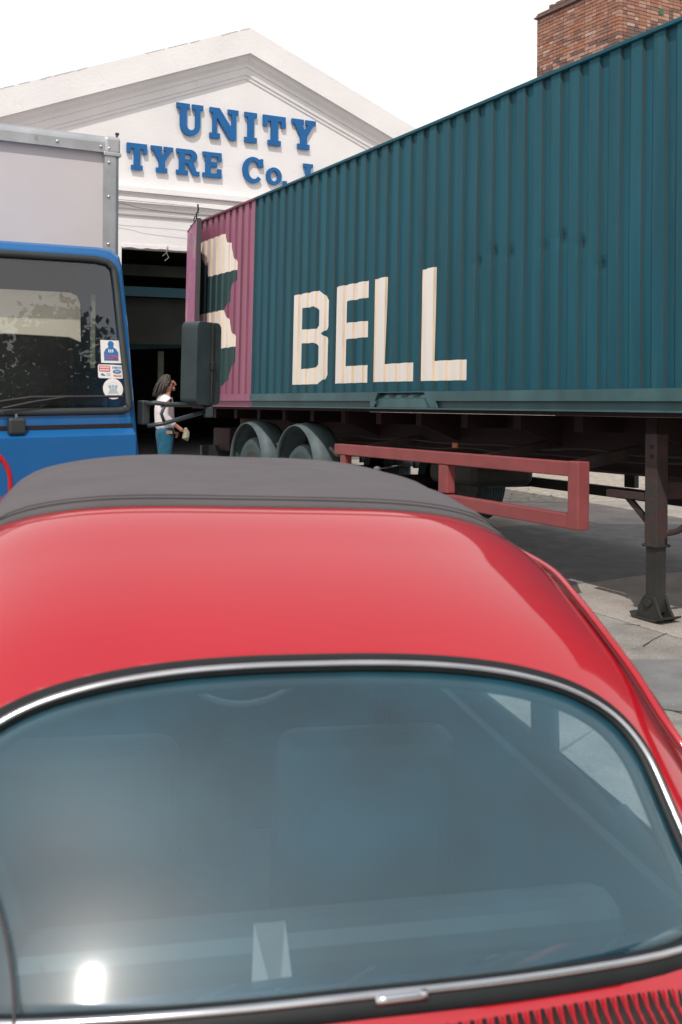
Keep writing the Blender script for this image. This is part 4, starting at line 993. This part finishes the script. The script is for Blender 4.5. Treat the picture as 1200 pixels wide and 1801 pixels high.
# cabin
b = MB(); b.box(-.62, .62, .02, .36, .60, .62); b.obj('parcel_shelf', 'carpet', A)
b = MB(); b.box(-.60, .60, .40, .52, .34, .86); b.box(-.60, .60, .50, .95, .34, .50); b.obj('rear_seat', 'seat_vinyl', A, bevel=.045, seg=3)
for s in (-1, 1):
    b = MB(); b.box(s*.33-.22, s*.33+.22, 1.10, 1.22, .42, .91); b.box(s*.33-.23, s*.33+.23, 1.15, 1.60, .36, .50); b.obj('front_seat', 'seat_vinyl', A, bevel=.05, seg=3)
    b = MB(); b.box(s*.665-.012, s*.665+.012, .35, 1.85, .3, .875); b.obj('inner_trim', 'seat_vinyl', A)
b = MB(); b.box(-.58, .58, 1.90, 2.02, .60, .84); b.obj('dashboard', 'carpet', A, bevel=.03)
ring = [(.13+.19*math.cos(t), 1.72-.19*math.sin(t)*.45, .93+.19*math.sin(t)*.89) for t in np.linspace(0, 2*math.pi, 40)[:-1]]
b = MB(); b.tube(ring, .010, 8, closed=True); b.bar((-.05, 1.72, .93), (.31, 1.72, .93), .018); b.tube([(.13, 1.72, .93), (.13, 1.95, .78)], .02, 8); b.obj('steering_wheel', 'wheel_ivory', A)
P, _ = zip(*[on_rear(x, z, -.10) for x, z in ((-.075, .94), (-.065, 1.0), (-.06, 1.06))])
b = MB(); b.add([(-.13, .17, .66), (-.075, .17, .66), (-.075, .37, .80), (-.12, .37, .80), (-.11, .43, .87), (-.06, .43, .87), (-.045, .17, .66), (-.0, .17, .66), (-.055, .37, .80), (-.09, .37, .80)], [(0, 1, 2, 3), (3, 2, 5, 4), (6, 7, 8, 9), (9, 8, 5, 4)])
o = b.obj('seat_belt', 'belt', A); o.location.x = .05; so = o.modifiers.new('s', 'SOLIDIFY'); so.thickness = .003
# wings, wheels, bumpers, lamps
def wing(cx, cy, name, L=.62):
    b = MB(); vs = []; n1, n2 = 20, 10
    for i in range(n1+1):
        a = math.pi*i/n1
        for j in range(n2+1):
            q = j/n2*math.pi/2; rr = 1-.0*j
            yy = cy+L*math.cos(a)*(.55+.45*math.cos(q)); zz = .28+.46*math.sin(a)*(.55+.45*math.cos(q)); xx = cx*(.60+.27*math.sin(q)); vs.append((xx, yy, zz))
    m = n2+1; b.add(vs, [(i*m+j, (i+1)*m+j, (i+1)*m+j+1, i*m+j+1) for i in range(n1) for j in range(n2)])
    o = b.obj(name, 'car_red', A, smooth=True); so = o.modifiers.new('s', 'SOLIDIFY'); so.thickness = .01
for s in (-1, 1):
    wing(s, -.05, 'rear_wing', .56); wing(s, 2.42, 'front_wing', .60)
    for cy in (-.02, 2.40):
        h = bpy.data.objects.new('wheel', None); link(h, A); h.location = (s*.74, cy, .32)
        b = MB(); b.lathe([(.20, -.08), (.28, -.085), (.315, -.06), (.32, -.03), (.32, .03), (.315, .06), (.28, .085), (.20, .08)], (0, 0, 0), 'x', 36); b.obj('tyre', 'black_tyre', h, smooth=True)
        b = MB(); b.lathe([(.20, s*.06), (.17, s*.03), (.13, s*.05), (.10, s*.085), (0.0, s*.10)], (0, 0, 0), 'x', 30); b.obj('hubcap', 'chrome', h, smooth=True)
    b = MB(); b.box(s*.66-.08, s*.66+.08, .45, 1.85, .27, .30); b.obj('running_board', 'rubber', A, bevel=.01)
    b = MB(); b.lathe([(0, -.03), (.05, -.02), (.06, .0), (.055, .05)], (s*.62, -.54, .62), 'y', 16); b.obj('tail_light', 'red_lens', A, smooth=True)
    b = MB(); b.lathe([(0, .06), (.07, .05), (.085, .0), (.08, -.08)], (s*.56, 2.98, .66), 'y', 20); b.obj('headlight', 'chrome', A, smooth=True)
b = MB(); b.tube(spline([(-.7, -.70, .42), (-.5, -.90, .42), (0, -.95, .42), (.5, -.90, .42), (.7, -.70, .42)], 6, False), .05, 8, sy=1.3); b.obj('rear_bumper', 'chrome', A, smooth=True)
b = MB(); b.tube(spline([(-.7, 3.0, .42), (-.5, 3.22, .42), (0, 3.28, .42), (.5, 3.22, .42), (.7, 3.0, .42)], 6, False), .05, 8, sy=1.3); b.obj('front_bumper', 'chrome', A, smooth=True)
b = MB(); b.tube([(.72, 1.78, .98), (.80, 1.76, 1.03)], .008, 6); b.lathe([(0, -.02), (.05, -.018), (.055, 0), (.04, .03), (0, .035)], (.84, 1.75, 1.06), 'y', 16); b.obj('door_mirror', 'chrome', A, smooth=True)

# ------------------------------------------------------------------ person
pd = Vector((.93, .37, 0)).normalized()
PF = frame((-2.36, 13.35, 0), pd, (-pd.y, pd.x, 0), (0, 0, 1))   # x = facing direction, y = to the person's left
Pn = thing('person', 'long haired person in white shirt and blue jeans standing in profile by the workshop door', 'person', PF)
def skin(name, verts, edges, rad, m, sub=2):
    me = bpy.data.meshes.new(name); me.from_pydata(verts, edges, []); me.materials.append(M[m])
    o = bpy.data.objects.new(name, me); link(o, Pn); sk = o.modifiers.new('skin', 'SKIN'); me.skin_vertices
    if not me.skin_vertices: me.attributes
    bm = bmesh.new(); bm.from_mesh(me); ly = bm.verts.layers.skin.verify(); bm.verts.ensure_lookup_table()
    for i, v in enumerate(bm.verts): v[ly].radius = rad[i] if hasattr(rad[i], '__len__') else (rad[i], rad[i]); v[ly].use_root = (i == 0)
    bm.to_mesh(me); bm.free()
    sk.use_smooth_shade = True
    s = o.modifiers.new('sub', 'SUBSURF'); s.levels = sub; s.render_levels = sub
    return o
# body: pelvis, spine, neck, head; arms bent forward at the waist, legs
bv = [(0, 0, .90), (.0, 0, 1.08), (-.01, 0, 1.25), (.0, 0, 1.36), (.02, 0, 1.43), (.035, 0, 1.48), (.03, 0, 1.56), (.025, 0, 1.60),
      (-.01, .17, 1.34), (-.03, .20, 1.10), (.12, .19, .93), (.17, .18, .88), (-.01, -.17, 1.34), (-.05, -.20, 1.10), (.14, -.20, .97), (.20, -.20, .92),
      (0, .09, .84), (.02, .10, .48), (-.02, .10, .09), (.10, .11, .04), (0, -.09, .84), (-.01, -.10, .48), (-.05, -.10, .09), (.08, -.11, .04)]
be = [(0, 1), (1, 2), (2, 3), (3, 4), (4, 5), (5, 6), (6, 7), (3, 8), (8, 9), (9, 10), (10, 11), (3, 12), (12, 13), (13, 14), (14, 15), (0, 16), (16, 17), (17, 18), (18, 19), (0, 20), (20, 21), (21, 22), (22, 23)]
brd = [.08, .07, .08, .07, .05, .075, .085, .06, .05, .036, .026, .03, .05, .036, .026, .03, .09, .055, .04, .035, .09, .055, .04, .035]
skin('body', bv, be, brd, 'skin')
skin('shirt', [(0, 0, .905), (.0, 0, 1.02), (-.015, 0, 1.20), (-.01, 0, 1.32), (.012, 0, 1.405), (-.01, .175, 1.33), (-.03, .21, 1.12), (.09, .20, .96), (-.01, -.175, 1.33), (-.055, -.21, 1.12), (.10, -.205, .99)],
     [(0, 1), (1, 2), (2, 3), (3, 4), (3, 5), (5, 6), (6, 7), (3, 8), (8, 9), (9, 10)], [(.145, .18), (.14, .17), (.14, .185), (.11, .13), .058, .07, .058, .045, .07, .058, .045], 'shirt')
skin('jeans', [(0, 0, .88), (0, 0, 1.0), (0, .09, .82), (.02, .10, .48), (-.02, .10, .07), (0, -.09, .82), (-.01, -.10, .48), (-.05, -.10, .07)], [(0, 1), (0, 2), (2, 3), (3, 4), (0, 5), (5, 6), (6, 7)], [(.15, .18), (.14, .17), .11, .08, .07, .11, .08, .07], 'jeans')
b = MB()
hr = random.Random(3)
for k in range(170):
    a = hr.uniform(0, 2*math.pi); e = hr.uniform(.1, 1.4)
    if math.cos(a) > .35 and e < .95: continue
    top = Vector((.02+.085*math.cos(a)*math.cos(e), .075*math.sin(a)*math.cos(e), 1.575+.088*math.sin(e)))
    ln = hr.uniform(.12, .27) if math.cos(a) < .3 else hr.uniform(.03, .06)
    dirn = Vector((math.cos(a)*.06-.02*(ln > .1), math.sin(a)*.06, 0))
    mid = top+dirn*.35+Vector((-.02, 0, -ln*.4)); end = top+dirn*.45+Vector((-.045+hr.uniform(-.03, .03), hr.uniform(-.02, .02), -ln))
    b.tube([top-dirn*.3+Vector((0, 0, .01)), top, mid, end], [.008, .013, .012, .003], 5)
b.lathe([(0.001, .095), (.05, .08), (.078, .04), (.088, 0), (.08, -.05), (.06, -.07)], (.012, 0, 1.565), 'z', 16)
b.v = [(x if x < .075 else .075+(x-.075)*.3, y, z) for x, y, z in b.v]
b.obj('hair', 'hair', Pn, smooth=True)
b = MB(); b.tube([(.10, 0, 1.585), (.125, 0, 1.56), (.145, 0, 1.535), (.115, 0, 1.52)], [.012, .014, .016, .008], 8); b.tube([(.105, 0, 1.495), (.118, 0, 1.49), (.11, 0, 1.455)], [.02, .018, .024], 8)
for s in (-1, 1): b.lathe([(0.001, .012), (.009, .006), (.010, 0)], (.108, s*.032, 1.575), 'x', 8)
b.obj('face', 'skin', Pn, smooth=True)
for s, hx, hz in ((1, .17, .88), (-1, .20, .92)):
    b = MB()
    for k in range(4): b.tube([(hx-.01, s*(.19)+(k-1.5)*.014*.6, hz+.01), (hx+.04, s*.19+(k-1.5)*.014, hz-.03), (hx+.045-.003*k, s*.19+(k-1.5)*.014, hz-.062+.006*abs(k-1.5)), (hx+.02, s*.19+(k-1.5)*.014, hz-.075)], [.011, .009, .008, .006], 6)
    b.tube([(hx, s*.17, hz), (hx+.035, s*.155, hz-.005), (hx+.06, s*.155, hz-.02)], [.012, .010, .007], 6); b.obj('hand', 'skin', Pn, smooth=True)
b = MB(); b.tube([(.235, -.2, .96), (.25, -.19, .90), (.24, -.2, .83), (.27, -.2, .79)], [.02, .045, .05, .012], 7); b.tube([(.22, -.2, .92), (.26, -.15, .86), (.25, -.14, .80)], [.02, .035, .015], 6); b.obj('cloth', 'rag', Pn)
b = MB(); b.box(-.02, .065, -.178, -.168, .885, .925); b.obj('belt_patch', 'leather', Pn)
for s, y in ((0, .10), (0, -.10)):
    b = MB(); b.box(-.08, .18, y-.045, y+.045, 0, .08); b.obj('shoe', 'leather', Pn, bevel=.03, seg=3)

# ------------------------------------------------------------------ trees across the yard (seen mirrored in the truck's windscreen)
def tree(x, y, h, label, seed):
    rr = random.Random(seed); t = thing('leafy_tree', label, 'tree', None, 'trees across the yard', (x, y, 0))
    b = MB(); b.tube([(0, 0, 0), (.1, .05, h*.2), (0, .1, h*.45), (.1, 0, h*.7)], [.28, .22, .15, .06], 9)
    tips = []
    for k in range(14):
        a = rr.uniform(0, 6.28); z0 = h*rr.uniform(.22, .6); L = h*rr.uniform(.18, .32); e = (L*math.cos(a), L*math.sin(a), z0+L*rr.uniform(.4, 1.1)); tips.append(e)
        b.tube([(0, .05, z0), (e[0]*.5, e[1]*.5, z0+(e[2]-z0)*.6), e], [.08, .05, .02], 6)
    b.obj('trunk', 'bark', t)
    b = MB(); cl = [(rr.gauss(0, h*.17), rr.gauss(0, h*.17), h*rr.uniform(.3, .97), h*rr.uniform(.07, .14)) for _ in range(34)]+[(e[0], e[1], e[2], h*.1) for e in tips]
    for cx, cy, cz, cr in cl:
        sh = 1-max(0, (cz/h-.6))*1.5; cx *= sh; cy *= sh
        for _ in range(420):
            d = Vector((rr.gauss(0, 1), rr.gauss(0, 1), rr.gauss(0, 1))).normalized()*cr*rr.uniform(.5, 1.1); p = Vector((cx, cy, cz))+d
            u = Vector((rr.gauss(0, 1), rr.gauss(0, 1), rr.gauss(0, 1))).normalized(); w = u.orthogonal().normalized(); s = rr.uniform(.08, .17)
            b.add([p-u*s, p+w*s*.5, p+u*s, p-w*s*.5], [(0, 1, 2, 3)])
    b.obj('crown', 'leaf', t)
tree(12.6, -9.6, 11.4, 'tallest leafy tree across the yard, its rounded crown mirrored left in the windscreen', 1)
tree(15.8, -8.6, 8.8, 'middle leafy tree, its crown mirrored near the windscreen pillar', 2)
tree(11.2, -13.5, 10.6, 'leafy tree standing behind the tallest one at the end of the row', 3)
tree(19.5, -7.0, 7.0, 'shortest leafy tree of the row across the yard', 4)
